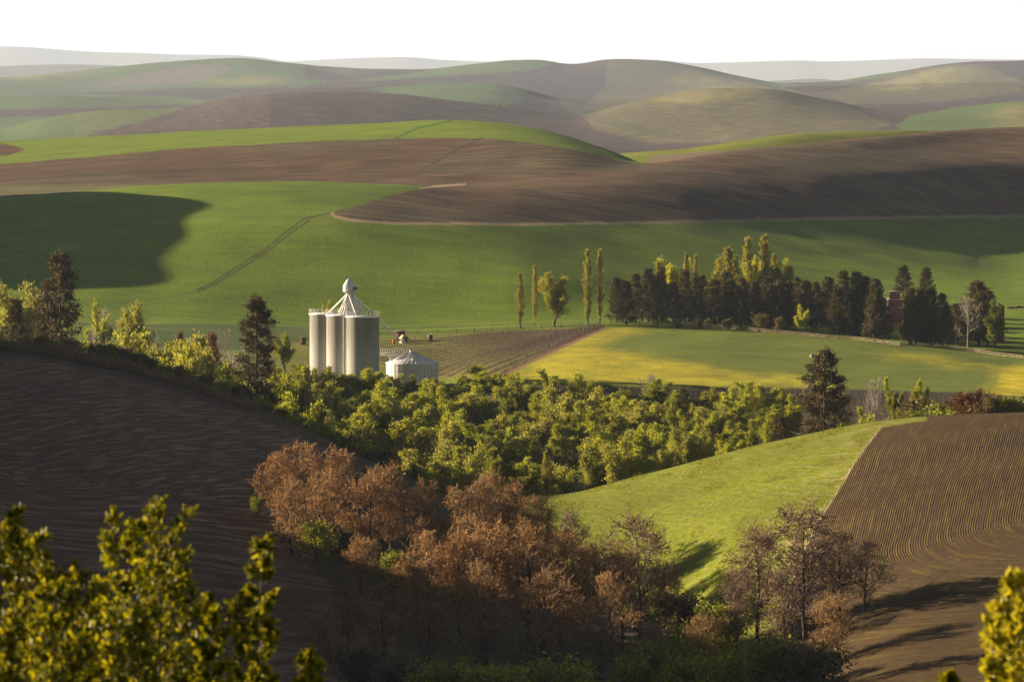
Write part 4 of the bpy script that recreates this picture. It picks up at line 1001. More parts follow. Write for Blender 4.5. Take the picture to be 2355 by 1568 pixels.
for u, vt, d, kd, w, nm, lab in [
  (727, 1198, 412, 'round_shrub', 1.15, 'green_shrub', 'dense round bright topped green bush in the ravine'),
  (588, 1140, 425, 'dark_shrub', 0.9, 'green_shrub', 'dull green bush at the left end of the upper ravine'),
  (905, 1270, 405, 'dark_shrub', 0.9, 'green_shrub', 'dark green bush between the small bare trees and wide band'),
  (790, 1215, 416, 'sage_shrub', 1.0, 'grey_shrub', 'grey green shrub right of the dense round bush'),
  (1530, 1470, 345, 'dark_shrub', 1.1, 'green_shrub', 'tall dark green bush at the bottom of the shaded ravine'),
  (1600, 1510, 338, 'dark_shrub', 1.2, 'green_shrub', 'rounded dark bush right of the tall bottom bush'),
  (1460, 1520, 340, 'round_shrub', 1.2, 'green_shrub', 'broad dark green bush left of the tall bottom bush'),
  (1675, 1500, 345, 'dark_shrub', 0.8, 'green_shrub', 'narrow green bush at the bottom right of the ravine'),
  (1770, 1470, 352, 'dark_shrub', 1.3, 'green_shrub', 'dark undergrowth bush under the big right bare trees'),
  (1860, 1480, 350, 'brown_shrub', 1.3, 'brown_shrub', 'brown undergrowth bush under the big right bare trees'),
  (830, 1490, 345, 'sage_shrub', 1.3, 'grey_shrub', 'grey green shrub at the bottom left of the shaded ravine'),
  (920, 1510, 342, 'sage_shrub', 1.3, 'grey_shrub', 'second grey green shrub at the bottom of the shaded ravine'),
  (1020, 1520, 340, 'dark_shrub', 1.5, 'green_shrub', 'low green bush at the bottom centre of the picture'),
  (1130, 1530, 338, 'dark_shrub', 1.5, 'green_shrub', 'low green bush right of the bottom centre'),
  (1280, 1520, 340, 'dark_shrub', 1.5, 'green_shrub', 'dark bush beneath the shaded bare trees'),
  (1640, 1390, 384, 'dark_shrub', 1.2, 'green_shrub', 'dark shrub below the green slope foot'),
  (1560, 1360, 390, 'brown_shrub', 1.3, 'brown_shrub', 'brown shrub at the right end of the wide russet band'),
  (640, 1250, 416, 'brown_shrub', 1.0, 'brown_shrub', 'small brown shrub left of the dense round bush')]:
    plant(kd, u, d, top_h(u, d, vt), lab, name=nm, cat='shrub', w=w)
# dark shrubs that follow the far side of the dark hill's crest
us_ = np.arange(560, 900, 26)
for i, u in enumerate(us_):
    d = float(np.interp(u, [560, 760, 900], [535, 497, 475])) + rp.uniform(2, 9)
    vt = float(np.interp(u, [560, 620, 760, 820, 900], [905, 930, 985, 1010, 1070])) + rp.normal(0, 6)
    plant('dark_shrub' if i % 3 else 'brown_shrub', u, d, max(top_h(u, d, vt), 2), 'dark shrub, %s from the left along the lower dark hill crest' % ORD[i], name='dark_shrub', cat='shrub', group='shrubs along the dark hill crest', w=1.4)
for i, u in enumerate(np.arange(60, 570, 32)):
    d = float(np.interp(u, [0, 300, 600], [566, 551, 520])) + rp.uniform(2, 9)
    vt = float(np.interp(u, [0, 300, 560], [770, 800, 900])) + rp.normal(0, 5)
    plant('brown_shrub' if i % 2 else 'dark_shrub', u, d, max(top_h(u, d, vt), 2), 'low brush clump, %s from the left on the upper dark hill crest' % ORD[i], name='brush_shrub', cat='shrub', group='brush on the dark hill crest', w=1.3)
for i, (u, vt, d) in enumerate([(1132, 200, 4880), (1150, 202, 4880), (1170, 201, 4885), (1188, 203, 4880), (1205, 204, 4880), (1222, 206, 4885), (1238, 208, 4880), (1255, 210, 4880)]):
    plant('dull_budding_tree', u, d - 10, 7, 'tiny far off brown tree, %s from the left on the hazy hill' % ORD[i], name='distant_tree', group='far trees on the hazy hill', w=1.6)

# dry weeds (nobody could count them) along the crest of the dark hill
def weeds():
    n = 26000; rg = np.random.default_rng(5)
    u = rg.uniform(-60, 640, n); d = np.interp(u, [0, 300, 600], [560, 545, 511]) + rg.uniform(-2, 12, n)
    hh = rg.uniform(0.5, 2.3, n) * np.interp(u, [0, 250, 500, 640], [1.15, 1.0, 0.7, 0.4]) * (0.5 + vnoise(u / 18, d / 5, 9))
    p = np.array([at(a, b) for a, b in zip(u, d)])
    dr = unit(rg.normal(0, 0.22, (n, 3)) + np.array([0.06, 0, 1]))
    mb = MB(); mb.leaves(p, dr, unit(rg.normal(0, 1, (n, 3))), hh, 0.10)
    tag(mb.build('weeds', M['dry']), 'dry brown weeds along the dark hill crest', 'weeds', kind='stuff')
weeds()
def tufts():
    n = 100000; rg = np.random.default_rng(6)
    u = rg.uniform(1200, 2060, n); d = rg.uniform(385, 470, n)
    x, y = (u - CX) * d / F, d * S
    p = np.array([(a, b, ground_z(a, b)) for a, b in zip(x, y)])
    v = HV - p[:, 2] / y * F * S
    lim = np.interp(v, [955, 984, 1062, 1160, 1208, 1290, 1400], [2044, 2020, 1962, 1902, 1872, 1835, 1800]) - 8
    left = np.interp(v, [1150, 1240, 1330, 1440, 1500], [1240, 1260, 1350, 1500, 1560])
    ok = (u < lim) & (u > left) & (vnoise(x / 3.5, y / 9, 4) + 0.5 * vnoise(x / 14, y / 40, 8) > 0.85)
    p = p[ok]; n = len(p)
    mb = MB(); dr = unit(rg.normal(0, 0.35, (n, 3)) + np.array([0.25, 0, 1]))
    mb.leaves(p, dr, unit(rg.normal(0, 1, (n, 3))), rg.uniform(0.08, 0.26, n), 0.12)
    tag(mb.build('grass', M['tuft']), 'green grass tufts on the near slope', 'grass', kind='stuff')
tufts()

# ---- foreground saplings, close to the camera and out of focus
def sapling(name, u, vtop, d, wid, label, mt, seed, vis=1.7, ln=0.053, dens=1.0):
    rg = np.random.default_rng(seed)
    p = at(u, d); zt = -(vtop - HV) * d / F; H = zt - p[2]
    r = empty(name, (p[0], p[1], p[2] - 0.05)); tag(r, label, 'tree', 'saplings in the foreground')
    f0 = 1 - vis / H
    sg, tw = grow(rg, H, 0.035, [
        dict(n=int(30 * dens * max(1, wid / 0.4)), t0=f0, t1=0.985, ang=58, len=lambda t: wid * (0.36 + 1.0 * np.clip((1 - t) / (1 - f0), 0, 1) ** 0.5), segs=4, up=0.14, wob=0.12, rr=0.5),
        dict(n=6, t0=0.2, t1=1.0, ang=36, len=lambda t: wid * 0.32 + 0 * t, segs=2, up=0.22, rr=0.6)], trunk_bend=0.012, trunk_segs=14)
    mb = MB()
    for (a, b, r0_, r1_), n_ in zip(sg, (7, 5, 4)): mb.tubes(a, b, np.maximum(r0_, 0.003), np.maximum(r1_, 0.002), n_)
    mb.build('trunk', M['bark'], r, smooth=True)
    N, m1, _ = tw.shape; per = 12
    t = rg.uniform(0.1, 1.0, (N, per)) * (m1 - 1); i = np.minimum(t.astype(int), m1 - 2); f = (t - i)[..., None]; r_ = np.arange(N)[:, None]
    c = (tw[r_, i] * (1 - f) + tw[r_, i + 1] * f).reshape(-1, 3); ax = unit(tw[r_, i + 1] - tw[r_, i]).reshape(-1, 3)
    dr = unit(ax * 0.5 + unit(rg.normal(0, 1, c.shape)) * 0.8 + np.array([0, 0, 0.25]))
    nr = unit(rg.normal(0, 1, c.shape) + np.array([0, 0, 0.8])); sd = unit(np.cross(dr, nr)); nn = np.cross(sd, dr)
    k = (ln * rg.uniform(0.6, 1.25, len(c)))[:, None]
    # each leaf: midrib with two raised halves, pointed tip
    v = np.stack([c, c + dr * k * 0.3 + sd * k * 0.27 + nn * k * 0.07, c + dr * k * 0.72 + sd * k * 0.2 + nn * k * 0.05, c + dr * k,
                  c + dr * k * 0.72 - sd * k * 0.2 + nn * k * 0.05, c + dr * k * 0.3 - sd * k * 0.27 + nn * k * 0.07, c + dr * k * 0.5 - nn * k * 0.03], 1)
    b = (np.arange(len(c)) * 7)[:, None]
    T = np.concatenate([b + np.array(x)[None] for x in ((0, 1, 6), (1, 2, 6), (2, 3, 6), (3, 4, 6), (4, 5, 6), (5, 0, 6))])
    lb = MB().add(v.reshape(-1, 3), t=T); lb.build('leaves', mt, r)
for a in [
  (8, 1140, 17.5, 0.22, 'backlit leafy sapling cut by the left frame edge', 0.9, 1.5),
  (55, 1225, 18.2, 0.24, 'dark leafy sapling behind the leftmost sapling tip', 0.9, 1.4),
  (125, 1318, 17.2, 0.20, 'short sapling between the left edge and the broad sapling', 0.7, 1.2),
  (345, 1150, 17.8, 0.30, 'broadest backlit sapling of the left foreground', 1.0, 1.8),
  (268, 1180, 18.4, 0.24, 'left shoulder of the broad sapling clump, slightly shorter', 0.9, 1.5),
  (205, 1300, 17.4, 0.22, 'yellowish sapling at the left foot of the broad sapling', 0.8, 1.4),
  (400, 1250, 18.6, 0.20, 'dark leafy shoot on the right side of the broad sapling', 0.7, 1.2),
  (488, 1352, 17.6, 0.14, 'thin short sapling right of the broad sapling', 0.7, 1.2),
  (606, 1208, 18.0, 0.115, 'slender tall sapling standing apart right of the broad one', 0.7, 1.6),
  (575, 1340, 18.5, 0.16, 'shorter sapling hugging the slender tall sapling', 0.7, 1.2),
  (705, 1470, 17.8, 0.12, 'lowest sapling tip, rightmost of the left foreground', 0.7, 1.0),
  (0, 1400, 16.8, 0.26, 'shaded sapling in the bottom left corner', 0.9, 1.0),
  (300, 1420, 17.0, 0.28, 'shaded sapling at the bottom below the broad sapling', 0.9, 1.0),
  (120, 1450, 16.6, 0.28, 'shaded sapling at the bottom between the corner and broad one', 0.9, 1.0)]:
    sapling('sapling', a[0], a[1], a[2], a[3], a[4], M['near'], int(a[0] * 7 + a[1]), vis=a[6], dens=1.0)
sapling('sapling', 2335, 1308, 15.5, 0.20, 'pale leafy sapling cut by the right frame edge', M['near_pale'], 31, vis=1.3, ln=0.06)
sapling('sapling', 2300, 1345, 15.8, 0.12, 'left branch beside the pale right edge sapling', M['near_pale'], 33, vis=1.2, ln=0.06)
sapling('sapling', 2182, 1520, 16.0, 0.05, 'single small leafy sprig at the bottom right', M['near'], 32, vis=0.5, ln=0.06)

# ------------------------------------------------------------------ grain elevator
def concrete_mat():
    m, nt = mat('slip_formed_concrete'); L = nt.links.new
    tc = nd(nt, 'ShaderNodeTexCoord')
    mp = nd(nt, 'ShaderNodeMapping'); mp.inputs['Scale'].default_value = (0.25, 0.25, 2.2); L(tc.outputs['Object'], mp.inputs[0])
    n1 = nd(nt, 'ShaderNodeTexNoise', Scale=1.0, Detail=5.0, Roughness=0.65); L(mp.outputs[0], n1.inputs['Vector'])
    mp2 = nd(nt, 'ShaderNodeMapping'); mp2.inputs['Scale'].default_value = (1.2, 1.2, 0.10); L(tc.outputs['Object'], mp2.inputs[0])
    n2 = nd(nt, 'ShaderNodeTexNoise', Scale=1.0, Detail=5.0, Roughness=0.6); L(mp2.outputs[0], n2.inputs['Vector'])
    sp = nd(nt, 'ShaderNodeSeparateXYZ'); L(tc.outputs['Object'], sp.inputs[0])
    # weather staining below the roof slab
    st = nd(nt, 'ShaderNodeMapRange', _interpolation_type='SMOOTHSTEP'); st.inputs[1].default_value = 8.0; st.inputs[2].default_value = 19.0; st.inputs[4].default_value = 1.7; L(sp.outputs[2], st.inputs[0])
    s2 = nd(nt, 'ShaderNodeMath', _operation='MULTIPLY'); L(st.outputs[0], s2.inputs[0]); L(n2.outputs[0], s2.inputs[1])
    c1 = nd(nt, 'ShaderNodeMix', _data_type='RGBA'); c1.inputs[6].default_value = (0.28, 0.278, 0.268, 1); c1.inputs[7].default_value = (0.49, 0.48, 0.455, 1); L(n1.outputs[0], c1.inputs[0])
    c2 = nd(nt, 'ShaderNodeMix', _data_type='RGBA'); L(s2.outputs[0], c2.inputs[0]); L(c1.outputs[2], c2.inputs[6]); c2.inputs[7].default_value = (0.20, 0.185, 0.165, 1)
    b = nd(nt, 'ShaderNodeBsdfPrincipled', Roughness=0.9); L(c2.outputs[2], b.inputs['Base Color'])
    bp = nd(nt, 'ShaderNodeBump', Strength=0.5, Distance=0.04); L(n1.outputs[0], bp.inputs['Height']); L(bp.outputs[0], b.inputs['Normal'])
    L(b.outputs[0], nd(nt, 'ShaderNodeOutputMaterial').inputs[0])
    return m
def panel_mat(name, c, rough=0.45, seams=True):
    m, nt = mat(name); L = nt.links.new
    tc = nd(nt, 'ShaderNodeTexCoord')
    n = nd(nt, 'ShaderNodeTexNoise', Scale=0.8, Detail=5.0); L(tc.outputs['Object'], n.inputs['Vector'])
    r = nd(nt, 'ShaderNodeMapRange'); r.inputs[3].default_value = 0.85; r.inputs[4].default_value = 1.08; L(n.outputs[0], r.inputs[0])
    s = nd(nt, 'ShaderNodeVectorMath', _operation='SCALE'); s.inputs[0].default_value = c; L(r.outputs[0], s.inputs['Scale'])
    b = nd(nt, 'ShaderNodeBsdfPrincipled', Roughness=rough, Metallic=0.0); L(s.outputs[0], b.inputs['Base Color'])
    if seams:
        sp = nd(nt, 'ShaderNodeSeparateXYZ'); L(tc.outputs['Object'], sp.inputs[0])
        w = nd(nt, 'ShaderNodeMath', _operation='MULTIPLY'); w.inputs[1].default_value = 55.0; L(sp.outputs[2], w.inputs[0])
        si = nd(nt, 'ShaderNodeMath', _operation='SINE'); L(w.outputs[0], si.inputs[0])
        bp = nd(nt, 'ShaderNodeBump', Strength=0.4, Distance=0.01); L(si.outputs[0], bp.inputs['Height']); L(bp.outputs[0], b.inputs['Normal'])
    L(b.outputs[0], nd(nt, 'ShaderNodeOutputMaterial').inputs[0])
    return m
M.update(concrete=concrete_mat(), white=panel_mat('white_painted_metal', (0.70, 0.70, 0.69)), roof_white=panel_mat('white_metal_roof', (0.80, 0.80, 0.82), seams=False),
         galv=noisy_mat('galvanised_pipe', (0.45, 0.45, 0.45), (0.62, 0.61, 0.59), 1.0, rough=0.5), seam=noisy_mat('dark_panel_seam', (0.18, 0.19, 0.2), (0.28, 0.28, 0.3), 2.0),
         motor=noisy_mat('dark_motor_paint', (0.03, 0.035, 0.04), (0.07, 0.07, 0.075), 2.0), redboard=noisy_mat('red_painted_boards', (0.20, 0.045, 0.03), (0.32, 0.08, 0.05), 3.0, stretch=(4, 4, 0.5)),
         brick=noisy_mat('red_brick', (0.30, 0.11, 0.06), (0.42, 0.17, 0.09), 4.0, stretch=(1, 1, 3)), cream=noisy_mat('cream_paint', (0.62, 0.55, 0.36), (0.74, 0.66, 0.45), 2.0),
         wood=noisy_mat('weathered_rail_wood', (0.26, 0.20, 0.13), (0.46, 0.37, 0.26), 2.0, stretch=(0.5, 0.5, 0.5)), darkwood=noisy_mat('dark_post_wood', (0.07, 0.05, 0.035), (0.14, 0.10, 0.07), 2.0),
         steelpost=noisy_mat('pale_trellis_post', (0.24, 0.21, 0.16), (0.38, 0.33, 0.26), 2.0), shingle=noisy_mat('grey_roofing', (0.12, 0.11, 0.115), (0.20, 0.19, 0.19), 3.0),
         rust=noisy_mat('orange_paint', (0.45, 0.15, 0.05), (0.58, 0.22, 0.08), 2.0), glass=noisy_mat('dark_window_glass', (0.02, 0.025, 0.03), (0.05, 0.06, 0.07), 1.0, rough=0.1),
         vine=noisy_mat('bare_vine_wood', (0.055, 0.038, 0.026), (0.13, 0.085, 0.055), 2.0), rock=noisy_mat('pale_rock', (0.14, 0.13, 0.12), (0.28, 0.26, 0.23), 1.5, bumpd=0.05))

base = at(833.5, 763)
GZ0 = float(base[2])
SR, SH = 4.45, -(727 - HV) * 763 / F - GZ0
OFF = [(0, 0), (-5.5, 7.1), (-10.3, 14.4)]
el = empty('grain_elevator', (base[0], base[1], GZ0 - 0.3)); tag(el, 'concrete grain elevator of joined round silos with white metal headgear', 'grain elevator')
prof = [(SR, -1)] + [(SR, z) for z in np.linspace(0, SH, 8)]
for i, (x, y) in enumerate(OFF):
    s = MB().lathe(prof, 64).build('silo', M['concrete'], el, (x, y, 0), smooth=True)
    MB().lathe([(SR - 0.05, SH + 0.004), (SR + 0.28, SH + 0.006), (SR + 0.28, SH + 0.28), (0.01, SH + 0.34)], 10).build('roof_slab', M['roof_white'], s)
    # railing round the slab
    rb = MB(); RR = SR + 0.12; z0 = SH + 0.28
    for k in range(24):
        a = k * 2 * math.pi / 24
        if any((x + RR * math.cos(a) - xx) ** 2 + (y + RR * math.sin(a) - yy) ** 2 < (SR - 0.2) ** 2 for j, (xx, yy) in enumerate(OFF) if j != i): continue
        a2 = a + 2 * math.pi / 24
        p = np.array([RR * math.cos(a), RR * math.sin(a), z0]); q = np.array([RR * math.cos(a2), RR * math.sin(a2), z0])
        rb.tubes(p, p + [0, 0, 1.25], 0.045, 0.045, 4)
        for hh in (0.62, 1.22): rb.tubes(p + [0, 0, hh], q + [0, 0, hh], 0.035, 0.035, 4)
    rb.build('railing', M['galv'], s)
# link walls between the silos
for (x1, y1), (x2, y2) in zip(OFF[:-1], OFF[1:]):
    MB().box(((x1 + x2) / 2 + 1.2, (y1 + y2) / 2 + 0.9, SH / 2 - 0.4), (2.4, 5.2, SH - 0.9), math.atan2(y2 - y1, x2 - x1) - 1.57).build('link_wall', M['concrete'], el)
    MB().box(((x1 + x2) / 2 + 0.6, (y1 + y2) / 2 + 0.5, SH + 0.16), (4.4, 7.0, 0.24), math.atan2(y2 - y1, x2 - x1) - 1.57).build('roof_slab', M['roof_white'], el)
# headgear, in metres from the right silo's axis; px -> m at this depth
def hx(u): return (u - 833.5) * 763 * S / (F * S)
def hz(v, y=7.0): return -(v - HV) * (763 * S + y) / (F * S) - (GZ0 - 0.3)
HY = 7.0
hd = MB()
hd.lathe([(1.35, hz(672)), (1.5, hz(664)), (1.5, hz(655)), (1.05, hz(650)), (0.75, hz(645)), (0.35, hz(642)), (0.01, hz(641.5))], 20, (hx(800), HY, 0)); hd.box((hx(802), HY, hz(660)), (2.4, 1.3, 1.9))
h = hd.build('elevator_head', M['white'], el, smooth=False)
MB().box((hx(812), HY - 0.4, hz(663.5)), (1.5, 0.7, 0.7), 0.5).build('motor', M['motor'], h)
MB().tube([(hx(801), HY, hz(643)), (hx(801), HY, hz(640)), (hx(807), HY, hz(640))], 0.14, 6).build('vent_pipe', M['galv'], h)
pf = MB().box((hx(804), HY, hz(669.5)), (4.2, 3.2, 0.16)).build('platform', M['galv'], el)
rb = MB(); zt = hz(669.5) + 0.1
cs = [(-2.05, -1.55), (2.05, -1.55), (2.05, 1.55), (-2.05, 1.55)]
for (ax_, ay_), (bx_, by_) in zip(cs, cs[1:] + cs[:1]):
    for t in (0, 0.33, 0.66):
        px_, py_ = hx(804) + ax_ + (bx_ - ax_) * t, HY + ay_ + (by_ - ay_) * t
        rb.tubes([(px_, py_, zt)], [(px_, py_, zt + 1.1)], 0.045, 0.045, 4)
    for hh in (0.55, 1.1): rb.tubes([(hx(804) + ax_, HY + ay_, zt + hh)], [(hx(804) + bx_, HY + by_, zt + hh)], 0.04, 0.04, 4)
rb.build('railing', M['galv'], pf)
zr = SH + 0.34
for dx in (-0.55, 0.75):
    MB().box((hx(801) + dx, HY, (zr + hz(670)) / 2), (0.7, 0.75, hz(670) - zr)).build('leg_casing', M['white'], el)
lt = MB()
for sx_ in (-1, 1):
    for sy_ in (-1, 1): lt.tubes([(hx(802) + sx_ * 1.25, HY + sy_ * 1.2, zr)], [(hx(802) + sx_ * 1.0, HY + sy_ * 1.0, hz(670))], 0.09, 0.09, 4)
for k in range(5):
    z_ = zr + (hz(670) - zr) * (k + 0.5) / 5
    for sy_ in (-1.1, 1.1): lt.tubes([(hx(802) - 1.15, HY + sy_, z_), (hx(802) - 1.15, HY + sy_, z_)], [(hx(802) + 1.15, HY + sy_, z_), (hx(802) + 1.1, HY + sy_, z_ + 1)], 0.05, 0.05, 4)
lt.build('support_frame', M['galv'], el)
sb_ = MB(); X0, Z0_ = hx(805), zr - 0.05
pr = [(-2.35, 0), (2.35, 0), (2.35, 2.6), (1.5, 4.1), (-1.7, 4.1), (-2.35, 2.9)]
v = [(X0 + a, HY + 1.6 + s_, Z0_ + b) for s_ in (-1.8, 1.8) for a, b in pr]
sb_.add(v, [(i, (i + 1) % 6, 6 + (i + 1) % 6, 6 + i) for i in range(6)], None); sb_.add(v, [(0, 3, 2, 1), (0, 5, 4, 3), (6, 7, 8, 9), (6, 9, 10, 11)])
hb = sb_.build('surge_bin', M['white'], el)
MB().box((X0 + 0.6, HY - 0.235, Z0_ + 2.0), (0.06, 0.05, 3.9)).build('seam_strip', M['seam'], hb)
MB().box((hx(797), HY - 2.2, zr + 0.5), (0.9, 0.9, 1.0)).build('motor', M['motor'], el)
top = np.array([hx(799), HY - 0.9, hz(673)])
for tu, tv, ty in ((750, 722, 11.5), (783, 727, 3.0), (789, 729, 4.5), (819, 729, 1.2), (775, 723, 8.5), (812, 706, 3.8)):
    e_ = np.array([hx(tu) * (763 * S + ty) / (763 * S), ty, zr])
    MB().tube([top, e_], 0.20, 8).build('spout', M['white'], el)
MB().tube([top + [0.8, 0.3, 0], (hx(829), 6.0, hz(697)), (hx(829), 5.4, zr)], 0.20, 8).build('spout', M['white'], el)
MB().tube([(hx(790.5), -1.2, 0.0), (hx(790.5), -1.2, SH + 0.2)], 0.19, 8).build('downpipe', M['galv'], el)
# ---- white grain bin
bb = at(947, 776)
BR_, ey = 7.1, -(840 - HV) * 770 / F
bz = float(bb[2]) - 0.2
bn = empty('grain_bin', (bb[0], bb[1], bz)); tag(bn, 'low white metal grain bin with conical roof beside the concrete silos', 'grain bin')
eh = ey - bz; ah = -(809 - HV) * 776 / F - bz
MB().lathe([(BR_, -0.5), (BR_, eh)], 64).build('wall', M['white'], bn, smooth=True)
rf = MB().lathe([(BR_ + 0.15, eh - 0.05), (BR_ + 0.15, eh + 0.06), (BR_ * 0.5, eh + (ah - eh) * 0.52), (0.6, ah - 0.1), (0.6, ah + 0.35), (0.01, ah + 0.4)], 36).build('roof', M['roof_white'], bn)
sm = MB()
for k in range(36):
    a = k * 2 * math.pi / 36; ca, sa_ = math.cos(a), math.sin(a)
    sm.box(((BR_ + 0.03) * ca, (BR_ + 0.03) * sa_, eh / 2), (0.06, 0.07, eh - 0.1), a)
for zz in (eh * 0.36, eh * 0.70): sm.lathe([(BR_ + 0.045, zz), (BR_ + 0.045, zz + 0.07)], 64)
sm.build('seam_strip', M['seam'], bn)
rr_ = MB()
for k in range(36):
    a = k * 2 * math.pi / 36
    rr_.tubes([((BR_ + 0.1) * math.cos(a), (BR_ + 0.1) * math.sin(a), eh + 0.08)], [(0.6 * math.cos(a), 0.6 * math.sin(a), ah - 0.06)], 0.035, 0.035, 4)
rr_.build('roof_rib', M['white'], rf)
a = R(-84)
hp_ = np.array([BR_ * 0.68 * math.cos(a), BR_ * 0.68 * math.sin(a), eh + (ah - eh) * 0.36])
MB().box(hp_, (0.8, 0.9, 0.75)).build('roof_hatch', M['white'], rf)
# ---- long pipe from the elevator head to the bin and the catwalk
P0 = np.array([base[0] + hx(803), base[1] + HY + 1.0, GZ0 - 0.3 + hz(676)])
P1 = np.array([bb[0] - 0.3, bb[1], bz + ah + 0.5])
lp = empty('transfer_pipe', P0); tag(lp, 'long slanting white pipe from the elevator head down to the bin', 'pipe')
dlt = P1 - P0
MB().tube([(0, 0, 0), dlt], 0.19, 10).build('pipe', M['galv'], lp)
MB().lathe([(0.42, -0.4), (0.42, 0.4)], 12, tuple(dlt)).build('flange', M['white'], lp)
tr_ = MB(); n_ = 22; up = np.array([0, 0, 0.9])
for k in range(n_):
    A = dlt * k / n_; B = dlt * (k + 1) / n_
    tr_.tubes([A + up, A], [B + up, A + up], 0.05, 0.05, 4); tr_.tubes([A], [B + up], 0.04, 0.04, 4)
tr_.build('truss', M['galv'], lp)
cw0 = np.array([base[0] + SR - 0.2, bb[1] - 1.0, -(810 - HV) * 776 / F]); cw1 = np.array([bb[0] - 0.8, bb[1] - 0.2, -(813 - HV) * 776 / F])
cwk = empty('catwalk', cw0); tag(cwk, 'horizontal white truss catwalk between silos and grain bin', 'catwalk')
L_ = cw1 - cw0
MB().box(L_ / 2, (np.linalg.norm(L_), 0.8, 0.12), math.atan2(L_[1], L_[0])).build('deck', M['galv'], cwk)
t_ = MB()
for sy_ in (-0.42, 0.42):
    o_ = np.array([0, sy_, 0])
    for k in range(12):
        A = L_ * k / 12 + o_; B = L_ * (k + 1) / 12 + o_
        t_.tubes([A, A + [0, 0, 1.1], A, A - [0, 0, 0.8], A - [0, 0, 0.8]], [A + [0, 0, 1.1], B + [0, 0, 1.1], A - [0, 0, 0.8], B - [0, 0, 0.8], B], 0.05, 0.05, 4)
t_.build('truss', M['white'], cwk)
for ub in (893, 899):
    MB().tube([((ub - 872) * 776 / F * 0.9, 0, -0.8), ((ub + 5 - 872) * 776 / F, 0.1, -(836 - HV) * 776 / F - cw0[2])], 0.16, 6).build('brace', M['white'], cwk)

# ------------------------------------------------------------------ sheds and houses
def shed(name, u0, u1, vt, d, depth, wallm, roofm, label, cat, roof='flat', ov=0.25, door=None, win=0, rz=0.0, sink=0.3, rise=None, vb=None):
    uc = (u0 + u1) / 2; p = hit(uc, vb, 820, 912) if vb else at(uc, d); d = p[1] / S; w = (u1 - u0) * d / F; H = -(vt - HV) * d / F - p[2]
    r = empty(name, (p[0], p[1] + depth / 2, p[2] - sink), rz); H += sink
    tag(r, label, cat)
    rise = (w * 0.45 if rise is None else rise) if roof == 'gable' else 0
    hw = H - rise
    wb = MB(); a, b = w / 2, depth / 2
    if roof == 'gable':
        v = [(-a, -b, 0), (a, -b, 0), (a, -b, hw), (0, -b, H - 0.02), (-a, -b, hw), (-a, b, 0), (a, b, 0), (a, b, hw), (0, b, H - 0.02), (-a, b, hw)]
        wb.add(v, [(0, 1, 2, 4), (6, 5, 9, 7), (0, 4, 9, 5), (1, 6, 7, 2)], [(4, 2, 3), (7, 9, 8)])
    else:
        wb.box((0, 0, hw / 2), (w, depth, hw))
    wall = wb.build('wall', wallm, r)
    rb = MB()
    if roof == 'gable':
        for sx_ in (-1, 1):
            e = np.array([(sx_ * (a + ov), -b - ov, hw - ov * rise / a), (0, -b - ov, H + 0.03), (0, b + ov, H + 0.03), (sx_ * (a + ov), b + ov, hw - ov * rise / a)])
            v = np.concatenate([e, e + [0, 0, 0.12]])
            rb.add(v, [(0, 1, 2, 3), (4, 7, 6, 5), (0, 4, 5, 1), (1, 5, 6, 2), (2, 6, 7, 3), (3, 7, 4, 0)])
    else: rb.box((0, 0, hw + 0.08), (w + 2 * ov, depth + 2 * ov, 0.15))
    rb.build('roof', roofm, r)
    if door: MB().box((door * w, -b - 0.02, 0.95 + sink), (0.8, 0.06, 1.9)).build('door', M['darkwood'], r)
    for k in range(win):
        f = MB().box(((k + 0.5) / win * w - a, -b - 0.03, hw * 0.62), (0.9, 0.06, 1.1)).build('window', M['roof_white'], r)
        MB().box(((k + 0.5) / win * w - a, -b - 0.07, hw * 0.62), (0.7, 0.03, 0.9)).build('pane', M['glass'], f)
    return r
shed('red_shed', 909, 930, 763, 884, 3.0, M['redboard'], M['shingle'], 'small dark red flat roofed shed above the vineyard right of the silos', 'shed', door=0.2, vb=784)
shed('red_shed', 690, 702, 778, 868, 2.5, M['redboard'], M['shingle'], 'small red shed half hidden behind the left silo', 'shed', door=0.1, vb=793)
shed('hen_house', 921, 936, 771, 874, 1.8, M['cream'], M['cream'], 'small cream painted gabled hut in front of the dark red shed', 'hut', roof='gable', door=0.08, rz=0.5, vb=789)
shed('white_hut', 985, 995, 769, 876, 1.4, M['cream'], M['roof_white'], 'narrow pale hut with white cap standing alone above the vineyard', 'hut', roof='gable', rise=0.5, door=0.05, vb=784)
ob = hit(905, 790, 820, 900); o_ = empty('fuel_tank', ob); tag(o_, 'small orange upright tank left of the cream hut', 'tank')
MB().lathe([(0.32, 0), (0.38, 0.2), (0.38, 1.2), (0.1, 1.45), (0.01, 1.47)], 14).build('tank', M['rust'], o_, smooth=True)
MB().box((0, 0, -0.1), (0.9, 0.9, 0.25)).build('base', M['darkwood'], o_)
bh = shed('brick_house', 2044, 2074, 690, 915, 8.0, M['brick'], M['roof_white'], 'red brick farmhouse glimpsed between the dark pines', 'house', win=2, ov=0.3)
w_ = 26 * 915 / F
bz_ = -(672 - HV) * 915 / F - bh.location[2]; b0_ = -(692 - HV) * 915 / F - bh.location[2]
MB().box((-0.2, -1.5, (bz_ + b0_) / 2), (w_ * 0.8, 3.0, bz_ - b0_ + 0.1)).build('chimney', M['brick'], bh)
MB().box((-0.2, -1.5, bz_ + 0.12), (w_ * 0.8 + 0.4, 3.4, 0.24)).build('chimney_cap', M['roof_white'], bh)
shed('red_shed', 2290, 2309, 699, 880, 5.0, M['redboard'], M['shingle'], 'dark red shed at the right edge behind the leafy tree', 'shed', door=0.25, rise=0.8, roof='gable')
